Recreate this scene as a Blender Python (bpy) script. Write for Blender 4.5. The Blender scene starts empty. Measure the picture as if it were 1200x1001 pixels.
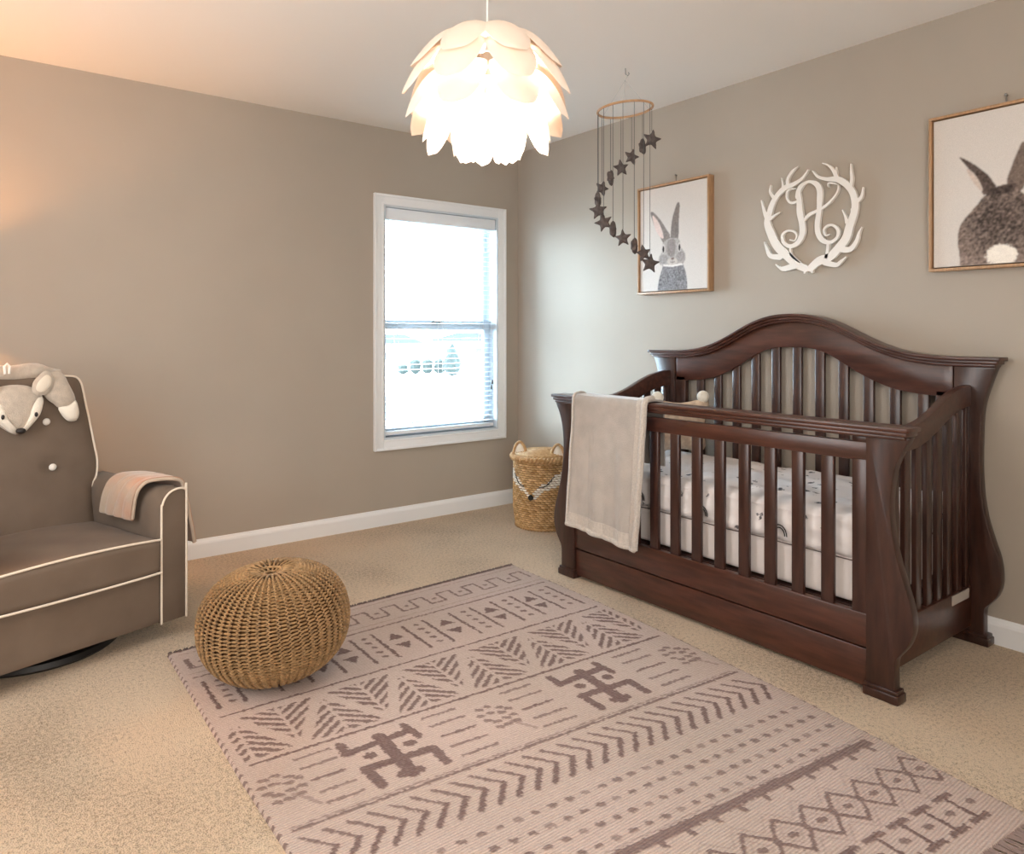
import bpy, bmesh, math, random
import numpy as np
from mathutils import Vector, Matrix, noise as mn
random.seed(7); rng = np.random.RandomState(7)
PI = math.pi
C = bpy.context.scene.collection
sc = bpy.context.scene

# ---------------------------------------------------------------- camera, world, lights, exposure
CAM = Vector((-3.1406, -4.0428, 1.1722))
FW = Vector((.607, .7947, 0)).normalized(); RT = Vector((FW.y, -FW.x, 0))
cd = bpy.data.cameras.new('camera'); cam = bpy.data.objects.new('camera', cd); C.objects.link(cam)
cd.sensor_width = 36; cd.lens = 856 / 1200 * 36; cd.shift_y = -108.5 / 1200; cd.clip_start = .05; cd.clip_end = 400
cam.location = CAM
cam.rotation_euler = Matrix(((RT.x, 0, -FW.x), (RT.y, 0, -FW.y), (0, 1, 0))).to_euler()
sc.camera = cam

w = bpy.data.worlds.new('daylight'); sc.world = w; w.use_nodes = True
bg = w.node_tree.nodes['Background']; bg.inputs[0].default_value = (.62, .82, 1, 1); bg.inputs[1].default_value = 52.0

def area(name, loc, rot, sx, sy, power, col, portal=False):
    l = bpy.data.lights.new(name, 'AREA'); l.shape = 'RECTANGLE'; l.size = sx; l.size_y = sy; l.energy = power; l.color = col
    if portal: l.cycles.is_portal = True
    o = bpy.data.objects.new(name, l); C.objects.link(o); o.location = loc; o.rotation_euler = rot
    return o
area('window_portal', (-.618, .16, 1.25), (-PI / 2, 0, 0), 1.0, 1.6, 1, (1, 1, 1), True)
area('rear_fill', (-2.9, -4.83, 1.5), (PI / 2, 0, 0), 1.5, 1.4, 58, (1, .92, .85))     # added fill light from behind the camera, no known source
area('side_fill', (-4.13, -1.9, 1.5), (0, -PI / 2, 0), 1.4, 1.3, 32, (.98, .98, .98))     # added fill light from the left, source made up
sc.view_settings.view_transform = 'Standard'; sc.view_settings.look = 'None'
sc.view_settings.gamma = 1; sc.view_settings.use_curve_mapping = False
sc.view_settings.exposure = 0.06
try:
    sc.cycles.max_bounces = 10; sc.cycles.diffuse_bounces = 5; sc.cycles.sample_clamp_indirect = 6; sc.cycles.caustics_reflective = False; sc.cycles.caustics_refractive = False
except Exception: pass

# ---------------------------------------------------------------- materials
def lin(c):
    return tuple(((x / 255) / 12.92 if x / 255 <= .04045 else ((x / 255 + .055) / 1.055) ** 2.4) for x in c)
def mat(name, rgb, rough=.6, metal=0, spec=.5, var=0, vscale=20, bump=0, bscale=200, stretch=None, sheen=0, trans=0, coat=0, rgb2=None, detail=4):
    m = bpy.data.materials.new(name); m.use_nodes = True; nt = m.node_tree; N = nt.nodes; L = nt.links
    b = N['Principled BSDF']; c = lin(rgb)
    b.inputs['Base Color'].default_value = (*c, 1); b.inputs['Roughness'].default_value = rough; b.inputs['Metallic'].default_value = metal
    b.inputs['Specular IOR Level'].default_value = spec
    if sheen: b.inputs['Sheen Weight'].default_value = sheen; b.inputs['Sheen Roughness'].default_value = .4
    if coat: b.inputs['Coat Weight'].default_value = coat; b.inputs['Coat Roughness'].default_value = .25
    tc = N.new('ShaderNodeTexCoord'); mp = N.new('ShaderNodeMapping'); L.new(tc.outputs['Object'], mp.inputs[0])
    if stretch: mp.inputs['Scale'].default_value = stretch
    if var:
        n = N.new('ShaderNodeTexNoise'); n.inputs['Scale'].default_value = vscale; n.inputs['Detail'].default_value = detail
        L.new(mp.outputs[0], n.inputs['Vector'])
        r = N.new('ShaderNodeValToRGB'); L.new(n.outputs[0], r.inputs[0])
        c2 = lin(rgb2) if rgb2 else tuple(x * (1 - var) for x in c); c1 = c if rgb2 else tuple(min(1, x * (1 + var * .6)) for x in c)
        r.color_ramp.elements[0].position = .32; r.color_ramp.elements[1].position = .68
        r.color_ramp.elements[0].color = (*c2, 1); r.color_ramp.elements[1].color = (*c1, 1)
        L.new(r.outputs[0], b.inputs['Base Color'])
    if bump:
        n = N.new('ShaderNodeTexNoise'); n.inputs['Scale'].default_value = bscale; n.inputs['Detail'].default_value = 3
        L.new(mp.outputs[0], n.inputs['Vector'])
        bp = N.new('ShaderNodeBump'); bp.inputs['Strength'].default_value = bump; bp.inputs['Distance'].default_value = .004
        L.new(n.outputs[0], bp.inputs['Height']); L.new(bp.outputs[0], b.inputs['Normal'])
    if trans:
        t = N.new('ShaderNodeBsdfTranslucent'); t.inputs[0].default_value = (*c, 1)
        mx = N.new('ShaderNodeMixShader'); mx.inputs[0].default_value = trans
        L.new(b.outputs[0], mx.inputs[1]); L.new(t.outputs[0], mx.inputs[2]); L.new(mx.outputs[0], N['Material Output'].inputs[0])
    return m
def attr_mat(name, rough=.9, bump=0, bscale=300, wave=None, sheen=0):
    m = bpy.data.materials.new(name); m.use_nodes = True; N = m.node_tree.nodes; L = m.node_tree.links
    b = N['Principled BSDF']; b.inputs['Roughness'].default_value = rough; b.inputs['Specular IOR Level'].default_value = .2
    if sheen: b.inputs['Sheen Weight'].default_value = sheen
    a = N.new('ShaderNodeAttribute'); a.attribute_name = 'col'
    tc = N.new('ShaderNodeTexCoord')
    n = N.new('ShaderNodeTexNoise'); n.inputs['Scale'].default_value = bscale; n.inputs['Detail'].default_value = 3; L.new(tc.outputs['Object'], n.inputs['Vector'])
    mx = N.new('ShaderNodeMix'); mx.data_type = 'RGBA'; mx.blend_type = 'MULTIPLY'; mx.inputs[0].default_value = .35
    L.new(a.outputs['Color'], mx.inputs[6]); L.new(n.outputs[0], mx.inputs[7])
    ml = N.new('ShaderNodeMix'); ml.data_type = 'RGBA'; ml.blend_type = 'MULTIPLY'; ml.inputs[0].default_value = 1; L.new(mx.outputs[2], ml.inputs[6]); ml.inputs[7].default_value = (1.38, 1.38, 1.38, 1)
    L.new(ml.outputs[2], b.inputs['Base Color'])
    if bump:
        bp = N.new('ShaderNodeBump'); bp.inputs['Strength'].default_value = bump; bp.inputs['Distance'].default_value = .003; h = n.outputs[0]
        if wave:
            wv = N.new('ShaderNodeTexWave'); wv.bands_direction = 'Y'; wv.inputs['Scale'].default_value = wave; wv.inputs['Distortion'].default_value = .6; wv.inputs['Detail'].default_value = 1
            L.new(tc.outputs['Object'], wv.inputs['Vector'])
            ad = N.new('ShaderNodeMath'); ad.operation = 'ADD'; L.new(wv.outputs['Fac'], ad.inputs[0]); L.new(n.outputs[0], ad.inputs[1]); h = ad.outputs[0]
            m2 = N.new('ShaderNodeMix'); m2.data_type = 'RGBA'; m2.blend_type = 'MULTIPLY'; m2.inputs[0].default_value = .22
            L.new(ml.outputs[2], m2.inputs[6]); L.new(wv.outputs['Color'], m2.inputs[7]); L.new(m2.outputs[2], b.inputs['Base Color'])
        L.new(h, bp.inputs['Height']); L.new(bp.outputs[0], b.inputs['Normal'])
    return m
M = {}
M['wall'] = mat('wall_paint', (174, 165, 153), .9, spec=.2, var=.02, vscale=3, bump=.08, bscale=260)
M['ceil'] = mat('ceiling_paint', (244, 240, 234), .95, spec=.1, bump=.1, bscale=180)
M['trim'] = mat('trim_white', (238, 241, 244), .45)
M['vinyl'] = mat('window_vinyl', (204, 214, 222), .35)
M['slat'] = mat('blind_slat', (240, 243, 246), .5, trans=.08)
M['wood'] = mat('espresso_wood', (64, 38, 30), .3, spec=.5, var=.45, vscale=6, stretch=(8, 8, 1.2), rgb2=(42, 22, 17), coat=.25)
M['woodh'] = mat('espresso_wood_rail', (80, 46, 35), .3, spec=.5, var=.45, vscale=6, stretch=(8, 1.0, 9), rgb2=(54, 29, 21), coat=.25)
M['oak'] = mat('oak_frame', (176, 138, 102), .5, var=.2, vscale=10, stretch=(12, 12, 2))
M['velour'] = mat('grey_velour', (112, 98, 86), .9, var=.13, vscale=5, sheen=.08, bump=.15, bscale=500, spec=.2)
M['piping'] = mat('white_piping', (226, 214, 198), .7)
M['button'] = mat('white_button', (235, 230, 222), .5)
M['black'] = mat('black_base', (22, 21, 21), .5)
M['knit'] = mat('jute_cord', (160, 128, 90), .9, var=.35, vscale=60, sheen=.12, spec=.15)
M['knitcore'] = mat('jute_core', (70, 48, 28), .95, spec=.1)
M['plush'] = mat('grey_plush', (196, 184, 170), .95, var=.12, vscale=40, bump=.8, bscale=260, sheen=.6, spec=.1)
M['plushw'] = mat('cream_plush', (236, 228, 214), .95, bump=.8, bscale=260, sheen=.5, spec=.1)
M['plushin'] = mat('ear_lining', (228, 218, 202), .95, bump=.5, bscale=260, spec=.1)
M['noseb'] = mat('black_nose', (34, 28, 26), .5)
M['throw'] = mat('grey_throw', (180, 174, 168), .95, var=.1, vscale=14, bump=.7, bscale=230, sheen=.7, spec=.1)
M['throwd'] = mat('throw_border', (196, 189, 181), .95, var=.12, vscale=120, bump=.9, bscale=200, sheen=.6, spec=.1)
M['peach'] = mat('peach_throw', (176, 160, 142), .95, var=.2, vscale=6, rgb2=(184, 142, 120), bump=.5, bscale=230, sheen=.6, spec=.1)
M['felt'] = mat('dark_felt', (100, 92, 90), .95, var=.3, vscale=60, bump=.8, bscale=300, spec=.1)
M['string'] = mat('dark_string', (88, 88, 88), .9)
M['thread'] = mat('clear_thread', (200, 200, 196), .5)
M['steel'] = mat('steel', (150, 150, 148), .35, metal=1)
M['petal'] = mat('petal_white', (246, 232, 218), .5, trans=.14)
M['white'] = mat('white_plastic', (240, 238, 234), .4)
M['wreath'] = mat('white_painted_wood', (238, 234, 228), .55)
M['cream'] = mat('cream_pom', (240, 234, 220), .95, bump=1, bscale=300, sheen=.5)
M['skirt'] = mat('white_crib_skirt', (236, 230, 228), .9, var=.03, vscale=20)
M['shade'] = mat('linen_shade', (230, 205, 165), .8, trans=.25)
M['lash'] = mat('black_thread', (30, 28, 28), .7)
M['labelp'] = mat('label_paper', (178, 170, 162), .6)
M['ring'] = mat('beech_ring', (190, 150, 112), .6, var=.15, vscale=30)

def sheet_mat():
    m = mat('sheet_print', (232, 224, 218), .9, spec=.2, bump=.25, bscale=14); N = m.node_tree.nodes; L = m.node_tree.links
    b = N['Principled BSDF']; tc = N.new('ShaderNodeTexCoord')
    v = N.new('ShaderNodeTexVoronoi'); v.inputs['Scale'].default_value = 14; v.inputs['Randomness'].default_value = .75; L.new(tc.outputs['Object'], v.inputs['Vector'])
    n = N.new('ShaderNodeTexNoise'); n.inputs['Scale'].default_value = 75; n.inputs['Detail'].default_value = 2; L.new(tc.outputs['Object'], n.inputs['Vector'])
    ad = N.new('ShaderNodeMath'); ad.operation = 'MULTIPLY_ADD'; L.new(n.outputs[0], ad.inputs[0]); ad.inputs[1].default_value = .55; L.new(v.outputs['Distance'], ad.inputs[2])
    r = N.new('ShaderNodeValToRGB'); L.new(ad.outputs[0], r.inputs[0])
    e = r.color_ramp.elements; e[0].position = .43; e[0].color = (*lin((120, 118, 122)), 1); e[1].position = .48; e[1].color = (*lin((236, 232, 232)), 1)
    x = r.color_ramp.elements.new(.34); x.color = (*lin((84, 88, 96)), 1)
    L.new(r.outputs[0], b.inputs['Base Color']); return m
M['sheet'] = sheet_mat()
def carpet_mat():
    m = bpy.data.materials.new('carpet'); m.use_nodes = True; N = m.node_tree.nodes; L = m.node_tree.links
    b = N['Principled BSDF']; b.inputs['Roughness'].default_value = 1; b.inputs['Specular IOR Level'].default_value = .05; b.inputs['Sheen Weight'].default_value = .25
    tc = N.new('ShaderNodeTexCoord')
    def nz(s, d=3):
        n = N.new('ShaderNodeTexNoise'); n.inputs['Scale'].default_value = s; n.inputs['Detail'].default_value = d; L.new(tc.outputs['Object'], n.inputs['Vector']); return n
    big, mid, fine = nz(1.6, 2), nz(80), nz(250, 2)
    a1 = N.new('ShaderNodeMath'); a1.operation = 'MULTIPLY_ADD'; L.new(big.outputs[0], a1.inputs[0]); a1.inputs[1].default_value = .5; 
    a2 = N.new('ShaderNodeMath'); a2.operation = 'MULTIPLY_ADD'; L.new(mid.outputs[0], a2.inputs[0]); a2.inputs[1].default_value = .60
    a3 = N.new('ShaderNodeMath'); a3.operation = 'MULTIPLY'; L.new(fine.outputs[0], a3.inputs[0]); a3.inputs[1].default_value = .85
    L.new(a3.outputs[0], a2.inputs[2]); L.new(a2.outputs[0], a1.inputs[2])
    r = N.new('ShaderNodeValToRGB'); L.new(a1.outputs[0], r.inputs[0]); e = r.color_ramp.elements
    e[0].position = .73; e[0].color = (*lin((154, 130, 103)), 1); e[1].position = 1.12; e[1].color = (*lin((226, 203, 174)), 1)
    L.new(r.outputs[0], b.inputs['Base Color'])
    bp = N.new('ShaderNodeBump'); bp.inputs['Strength'].default_value = 1; bp.inputs['Distance'].default_value = .014
    L.new(a2.outputs[0], bp.inputs['Height']); L.new(bp.outputs[0], b.inputs['Normal']); return m
M['carpet'] = carpet_mat()
M['rug'] = attr_mat('rug_weave', .95, .9, 320, wave=38)
M['canvas'] = attr_mat('canvas_print', .85, .3, 500)
M['rattan'] = attr_mat('rattan', .7, .3, 200)
def emit(name, col, s):
    m = bpy.data.materials.new(name); m.use_nodes = True; N = m.node_tree.nodes
    e = N.new('ShaderNodeEmission'); e.inputs[0].default_value = (*col, 1); e.inputs[1].default_value = s
    m.node_tree.links.new(e.outputs[0], N['Material Output'].inputs[0]); return m
M['bulb'] = emit('bulb', (1, .86, .72), 800)
M['bulb2'] = emit('warm_bulb', (1, .46, .17), 1050)

# ---------------------------------------------------------------- helpers
def wmat(o):
    m = Matrix.Identity(4)
    while o is not None:
        m = Matrix.LocRotScale(o.location, o.rotation_euler, o.scale) @ m; o = o.parent
    return m
def thing(name, label, cat, loc=(0, 0, 0), rz=0, group=None):
    o = bpy.data.objects.new(name, None); C.objects.link(o); o.location = loc; o.rotation_euler = (0, 0, rz)
    o.empty_display_size = .1; o['label'] = label; o['category'] = cat
    if group: o['group'] = group
    return o
def tag(o, label, cat, group=None):
    o['label'] = label; o['category'] = cat
    if group: o['group'] = group
    return o
def ob(name, geo, m, parent=None, local=False, smooth=True, label=None, auto=None):
    """geo: bmesh or (verts, faces); world coordinates unless local=True"""
    me = bpy.data.meshes.new(name)
    if isinstance(geo, tuple): me.from_pydata([tuple(v) for v in geo[0]], [], [tuple(f) for f in geo[1]])
    else: geo.to_mesh(me); geo.free()
    me.materials.append(M[m] if isinstance(m, str) else m)
    o = bpy.data.objects.new(name, me); C.objects.link(o)
    if parent:
        o.parent = parent
        if not local: me.transform(wmat(parent).inverted())
    if smooth:
        me.polygons.foreach_set('use_smooth', [True] * len(me.polygons))
        try: me.set_sharp_from_angle(angle=math.radians(auto or 38))
        except Exception: pass
    me.update()
    if label: o['label'] = label
    return o
def origin_to(o, p):
    """world-space mesh: put the object's origin at p"""
    o.data.transform(Matrix.Translation(-Vector(p))); o.location = Vector(o.location) + Vector(p); return o
def struct(name, geo, m, parent=None, **k):
    o = ob(name, geo, m, parent, **k)
    if not parent: o['kind'] = 'structure'
    return o
def box(bm, x0, x1, y0, y1, z0, z1, bev=0, seg=2):
    x0, x1 = sorted((x0, x1)); y0, y1 = sorted((y0, y1)); z0, z1 = sorted((z0, z1))
    r = bmesh.ops.create_cube(bm, size=1); vs = r['verts']
    for v in vs: v.co = Vector(((x0 + x1) / 2 + v.co.x * (x1 - x0), (y0 + y1) / 2 + v.co.y * (y1 - y0), (z0 + z1) / 2 + v.co.z * (z1 - z0)))
    if bev:
        es = list({e for v in vs for e in v.link_edges}); bmesh.ops.bevel(bm, geom=es, offset=bev, segments=seg, profile=.5, affect='EDGES')
    return bm
def B(*a, **k): return box(bmesh.new(), *a, **k)
def prism(poly, axis, a, b, bev=0, seg=2, bm=None):
    """poly: 2D outline in the plane across axis ('x': (y,z), 'y': (x,z), 'z': (x,y)), from a to b"""
    bm = bm or bmesh.new()
    f = {'x': lambda p, t: (t, p[0], p[1]), 'y': lambda p, t: (p[0], t, p[1]), 'z': lambda p, t: (p[0], p[1], t)}[axis]
    A = [bm.verts.new(f(p, a)) for p in poly]; Bv = [bm.verts.new(f(p, b)) for p in poly]
    n = len(poly); fs = [bm.faces.new(A), bm.faces.new(Bv[::-1])]
    for i in range(n): fs.append(bm.faces.new((A[i], Bv[i], Bv[(i + 1) % n], A[(i + 1) % n])))
    bmesh.ops.recalc_face_normals(bm, faces=fs)
    if bev:
        es = [e for ff in fs[:2] for e in ff.edges]
        bmesh.ops.bevel(bm, geom=es, offset=bev, segments=seg, profile=.5, affect='EDGES')
    return bm
def strip(top, bot, axis, a, b, bev=0):
    """solid between two equal-length polylines"""
    return prism(list(top) + list(bot)[::-1], axis, a, b, bev)
def sweep(bm, pts, r, n=8, closed=False, squash=None):
    pts = [Vector(p) for p in pts]; N = len(pts); rings = []; up = None
    for i, p in enumerate(pts):
        t = (pts[(i + 1) % N] - pts[i - 1]) if closed else (pts[min(i + 1, N - 1)] - pts[max(i - 1, 0)])
        t.normalize()
        if up is None: up = Vector((0, 0, 1)) if abs(t.z) < .9 else Vector((1, 0, 0))
        s = t.cross(up)
        if s.length < 1e-5: s = t.orthogonal()
        s.normalize(); up = s.cross(t).normalized()
        rr = r[i] if hasattr(r, '__len__') else r
        q = squash or 1
        rings.append([bm.verts.new(p + s * (rr * math.cos(2 * PI * k / n)) + up * (rr * q * math.sin(2 * PI * k / n))) for k in range(n)])
    m = N if closed else N - 1
    for i in range(m):
        a, b = rings[i], rings[(i + 1) % N]
        for k in range(n): bm.faces.new((a[k], a[(k + 1) % n], b[(k + 1) % n], b[k]))
    if not closed:
        bm.faces.new(rings[0][::-1]); bm.faces.new(rings[-1])
    return bm
def tube(pts, r, n=8, closed=False): 
    bm = sweep(bmesh.new(), pts, r, n, closed); bmesh.ops.recalc_face_normals(bm, faces=bm.faces); return bm
def lathe(prof, n=32, c=(0, 0, 0), bm=None, sx=1, sy=1):
    bm = bm or bmesh.new(); rings = []
    for r, z in prof:
        if r < 1e-5: rings.append([bm.verts.new((c[0], c[1], c[2] + z))])
        else: rings.append([bm.verts.new((c[0] + sx * r * math.cos(2 * PI * k / n), c[1] + sy * r * math.sin(2 * PI * k / n), c[2] + z)) for k in range(n)])
    for a, b in zip(rings, rings[1:]):
        for k in range(n):
            k2 = (k + 1) % n
            if len(a) == 1 and len(b) == 1: continue
            if len(a) == 1: bm.faces.new((a[0], b[k2], b[k]))
            elif len(b) == 1: bm.faces.new((a[k], a[k2], b[0]))
            else: bm.faces.new((a[k], a[k2], b[k2], b[k]))
    bmesh.ops.recalc_face_normals(bm, faces=bm.faces); return bm
def ball(c, r, s=(1, 1, 1), u=16, v=10, bm=None):
    bm = bm or bmesh.new(); q = bmesh.ops.create_uvsphere(bm, u_segments=u, v_segments=v, radius=r)
    for x in q['verts']: x.co = Vector((c[0] + x.co.x * s[0], c[1] + x.co.y * s[1], c[2] + x.co.z * s[2]))
    return bm
def grid(fn, nu, nv, closed_u=False):
    V = [fn(i / (nu if closed_u else nu - 1), j / (nv - 1)) for j in range(nv) for i in range(nu)]; F = []
    for j in range(nv - 1):
        for i in range(nu if closed_u else nu - 1):
            i2 = (i + 1) % nu; F.append((j * nu + i, j * nu + i2, (j + 1) * nu + i2, (j + 1) * nu + i))
    return V, F
def cloth(name, fn, nu, nv, th, m, parent=None, **k):
    V, F = grid(fn, nu, nv); bm = bmesh.new(); vs = [bm.verts.new(v) for v in V]
    for f in F: bm.faces.new([vs[i] for i in f])
    bm.normal_update(); N = [v.normal.copy() for v in vs]; n = len(vs)
    v2 = [bm.verts.new(v.co - N[i] * th) for i, v in enumerate(vs)]
    for f in F: bm.faces.new([v2[i] for i in f][::-1])
    bd = [e for e in bm.edges if len(e.link_faces) == 1 and e.verts[0].index >= -1]
    idx = {v: i for i, v in enumerate(vs)}
    for e in bd:
        a, b = e.verts
        if a in idx and b in idx: bm.faces.new((a, b, v2[idx[b]], v2[idx[a]]))
    bmesh.ops.recalc_face_normals(bm, faces=bm.faces)
    return ob(name, bm, m, parent, **k)
def smooth_poly(P, n=4):
    """Catmull-Rom through a closed outline"""
    P = [Vector(p) for p in P]; out = []; N = len(P)
    for i in range(N):
        p0, p1, p2, p3 = P[i - 1], P[i], P[(i + 1) % N], P[(i + 2) % N]
        for k in range(n):
            t = k / n; out.append(.5 * ((2 * p1) + (p2 - p0) * t + (2 * p0 - 5 * p1 + 4 * p2 - p3) * t * t + (3 * p1 - p0 - 3 * p2 + p3) * t ** 3))
    return out
def smooth_line(P, n=6):
    P = [Vector(p) for p in P]; out = []
    for i in range(len(P) - 1):
        p0, p1, p2, p3 = P[max(i - 1, 0)], P[i], P[i + 1], P[min(i + 2, len(P) - 1)]
        for k in range(n):
            t = k / n; out.append(.5 * ((2 * p1) + (p2 - p0) * t + (2 * p0 - 5 * p1 + 4 * p2 - p3) * t * t + (3 * p1 - p0 - 3 * p2 + p3) * t ** 3))
    return out + [P[-1]]
def pillow(poly, mp, th, back=.3, rings=6, sub=4, c=None):
    """inflated shape from a 2D outline; mp(u, v, h) -> 3D point, h = height off the base plane"""
    P = smooth_poly([Vector((p[0], p[1])) for p in poly], sub) if sub > 1 else [Vector((p[0], p[1])) for p in poly]
    c = Vector(c) if c else sum(P, Vector((0, 0))) / len(P); bm = bmesh.new(); n = len(P)
    def side(sgn, T, rim):
        prev = rim
        for k in range(rings - 1, 0, -1):
            s = k / rings; h = T * math.sqrt(max(0, 1 - s ** 2.2))
            ring = [bm.verts.new(mp(*(c + (p - c) * s), sgn * h)) for p in P]
            for i in range(n): bm.faces.new((prev[i], prev[(i + 1) % n], ring[(i + 1) % n], ring[i]))
            prev = ring
        m = bm.verts.new(mp(c.x, c.y, sgn * T))
        for i in range(n): bm.faces.new((prev[i], prev[(i + 1) % n], m))
    rim = [bm.verts.new(mp(p.x, p.y, 0)) for p in P]
    side(1, th, rim); side(-1, th * back, rim)
    bmesh.ops.recalc_face_normals(bm, faces=bm.faces); return bm
def set_col(o, cols):
    a = o.data.color_attributes.new('col', 'FLOAT_COLOR', 'POINT'); a.data.foreach_set('color', np.asarray(cols, dtype=np.float32).ravel())
RAB1={'body':[[-1.31,1.425],[-1.319,1.471],[-1.342,1.526],[-1.365,1.549],[-1.48,1.547],[-1.506,1.501],[-1.515,1.424]],'head':[[-1.347,1.674],[-1.396,1.697],[-1.458,1.687],[-1.476,1.64],[-1.506,1.596],[-1.485,1.55],[-1.414,1.542],[-1.333,1.555],[-1.316,1.592],[-1.338,1.625]],'ear1':[[-1.258,1.851],[-1.282,1.852],[-1.333,1.802],[-1.378,1.741],[-1.396,1.711],[-1.351,1.68],[-1.328,1.711],[-1.291,1.765]],'ear1in':[[-1.272,1.838],[-1.314,1.798],[-1.342,1.745],[-1.351,1.701],[-1.319,1.719],[-1.287,1.772]],'ear2':[[-1.45,1.885],[-1.465,1.872],[-1.46,1.8],[-1.445,1.712],[-1.405,1.724],[-1.41,1.786],[-1.432,1.852]],'fore':[[-1.387,1.687],[-1.432,1.686],[-1.436,1.637],[-1.423,1.597],[-1.383,1.607],[-1.374,1.65]],'eye1':[[-1.351,1.642]],'eye2':[[-1.463,1.648]],'nose':[[-1.416,1.576]],'chest':[[-1.351,1.548],[-1.414,1.54],[-1.485,1.546],[-1.48,1.556],[-1.414,1.55],[-1.351,1.557]]}
RAB2={'body':[[-2.841,1.581],[-2.857,1.614],[-2.902,1.665],[-2.927,1.696],[-2.964,1.711],[-3.012,1.724],[-3.058,1.686],[-3.087,1.645],[-3.115,1.576],[-3.123,1.509],[-3.109,1.437],[-2.864,1.447],[-2.841,1.495],[-2.836,1.546]],'ear1':[[-2.842,1.86],[-2.877,1.838],[-2.933,1.785],[-2.958,1.747],[-2.967,1.724],[-2.933,1.702],[-2.921,1.711],[-2.902,1.763],[-2.864,1.826]],'ear1in':[[-2.867,1.811],[-2.896,1.785],[-2.921,1.732],[-2.918,1.718],[-2.889,1.758]],'ear2':[[-3.058,1.876],[-3.041,1.854],[-3.018,1.791],[-3.003,1.732],[-3.047,1.698],[-3.067,1.748],[-3.075,1.813]],'tail':[[-2.985,1.47]]}
WREATH={"antler_l":[[[-2.191,1.475,0.016],[-2.146,1.497,0.018],[-2.094,1.543,0.021],[-2.04,1.596,0.021],[-2.006,1.661,0.02],[-1.988,1.712,0.017],[-1.999,1.754,0.015],[-2.013,1.795,0.014],[-2.04,1.834,0.012],[-2.081,1.864,0.013],[-2.127,1.875,0.01],[-2.166,1.892,0.007],[-2.191,1.917,0.004],[-2.199,1.931,0.002]],[[-2.097,1.874,0.009],[-2.097,1.904,0.007],[-2.12,1.936,0.006],[-2.15,1.954,0.001]],[[-2.071,1.86,0.007],[-2.071,1.884,0.005],[-2.064,1.915,0.001]],[[-2.026,1.824,0.009],[-2.004,1.858,0.006],[-2.007,1.891,0.002]],[[-1.992,1.724,0.013],[-1.974,1.764,0.009],[-1.955,1.825,0.002]],[[-2.006,1.729,0.008],[-2.026,1.741,0.005],[-2.057,1.754,0.002]],[[-2.06,1.54,0.014],[-2.006,1.55,0.011],[-1.985,1.589,0.007],[-1.971,1.621,0.001]],[[-2.146,1.497,0.015],[-2.081,1.483,0.012],[-2.054,1.491,0.006],[-2.033,1.508,0.002]],[[-2.191,1.481,0.011],[-2.182,1.453,0.004]],[[-2.111,1.589,0.004],[-2.114,1.547,0.006],[-2.159,1.507,0.004]]],"antler_r":[[[-2.21,1.474,0.016],[-2.254,1.506,0.019],[-2.303,1.519,0.019],[-2.345,1.555,0.019],[-2.38,1.597,0.019],[-2.397,1.651,0.018],[-2.417,1.705,0.016],[-2.42,1.749,0.015],[-2.408,1.795,0.014],[-2.38,1.834,0.014],[-2.339,1.863,0.013],[-2.291,1.871,0.008],[-2.248,1.89,0.006],[-2.222,1.921,0.002]],[[-2.339,1.866,0.009],[-2.321,1.906,0.007],[-2.297,1.933,0.004],[-2.269,1.947,0.002]],[[-2.336,1.881,0.005],[-2.334,1.918,0.002]],[[-2.4,1.813,0.007],[-2.406,1.852,0.007],[-2.403,1.886,0.005],[-2.402,1.92,0.002]],[[-2.423,1.749,0.009],[-2.448,1.767,0.007],[-2.456,1.809,0.002]],[[-2.385,1.664,0.009],[-2.377,1.693,0.005],[-2.363,1.723,0.002]],[[-2.345,1.553,0.015],[-2.397,1.545,0.012],[-2.426,1.576,0.009],[-2.438,1.613,0.005],[-2.451,1.638,0.001]],[[-2.279,1.498,0.014],[-2.333,1.482,0.01],[-2.356,1.495,0.007],[-2.38,1.514,0.002]],[[-2.21,1.48,0.012],[-2.223,1.453,0.004]],[[-2.297,1.590,0.006],[-2.294,1.549,0.007],[-2.286,1.515,0.007]]],"letter":[[[-2.146,1.812,0.011],[-2.15,1.835,0.011],[-2.163,1.857,0.011],[-2.185,1.871,0.007],[-2.21,1.873,0.007],[-2.242,1.856,0.012],[-2.257,1.825,0.014],[-2.257,1.784,0.014],[-2.254,1.732,0.012],[-2.246,1.681,0.013],[-2.249,1.634,0.013],[-2.272,1.597,0.012],[-2.309,1.586,0.008],[-2.339,1.604,0.007],[-2.343,1.635,0.007],[-2.322,1.659,0.006],[-2.294,1.661,0.005],[-2.276,1.643,0.005],[-2.285,1.619,0.004],[-2.306,1.622,0.002]],[[-2.151,1.835,0.01],[-2.156,1.787,0.013],[-2.159,1.739,0.016],[-2.169,1.69,0.015],[-2.172,1.643,0.015],[-2.153,1.603,0.012],[-2.114,1.586,0.01],[-2.077,1.605,0.009],[-2.069,1.642,0.007],[-2.094,1.66,0.005],[-2.127,1.654,0.005],[-2.143,1.634,0.004],[-2.133,1.611,0.003],[-2.107,1.617,0.003]],[[-2.182,1.701,0.006],[-2.204,1.721,0.008],[-2.235,1.732,0.007],[-2.279,1.749,0.006],[-2.321,1.78,0.005],[-2.342,1.811,0.004],[-2.345,1.836,0.003]],[[-2.15,1.791,0.006],[-2.114,1.79,0.006],[-2.093,1.814,0.005],[-2.094,1.844,0.005],[-2.117,1.855,0.003],[-2.14,1.852,0.002]],[[-2.339,1.84,0.003],[-2.315,1.85,0.004],[-2.297,1.85,0.003],[-2.298,1.834,0.002]]]}
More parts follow.
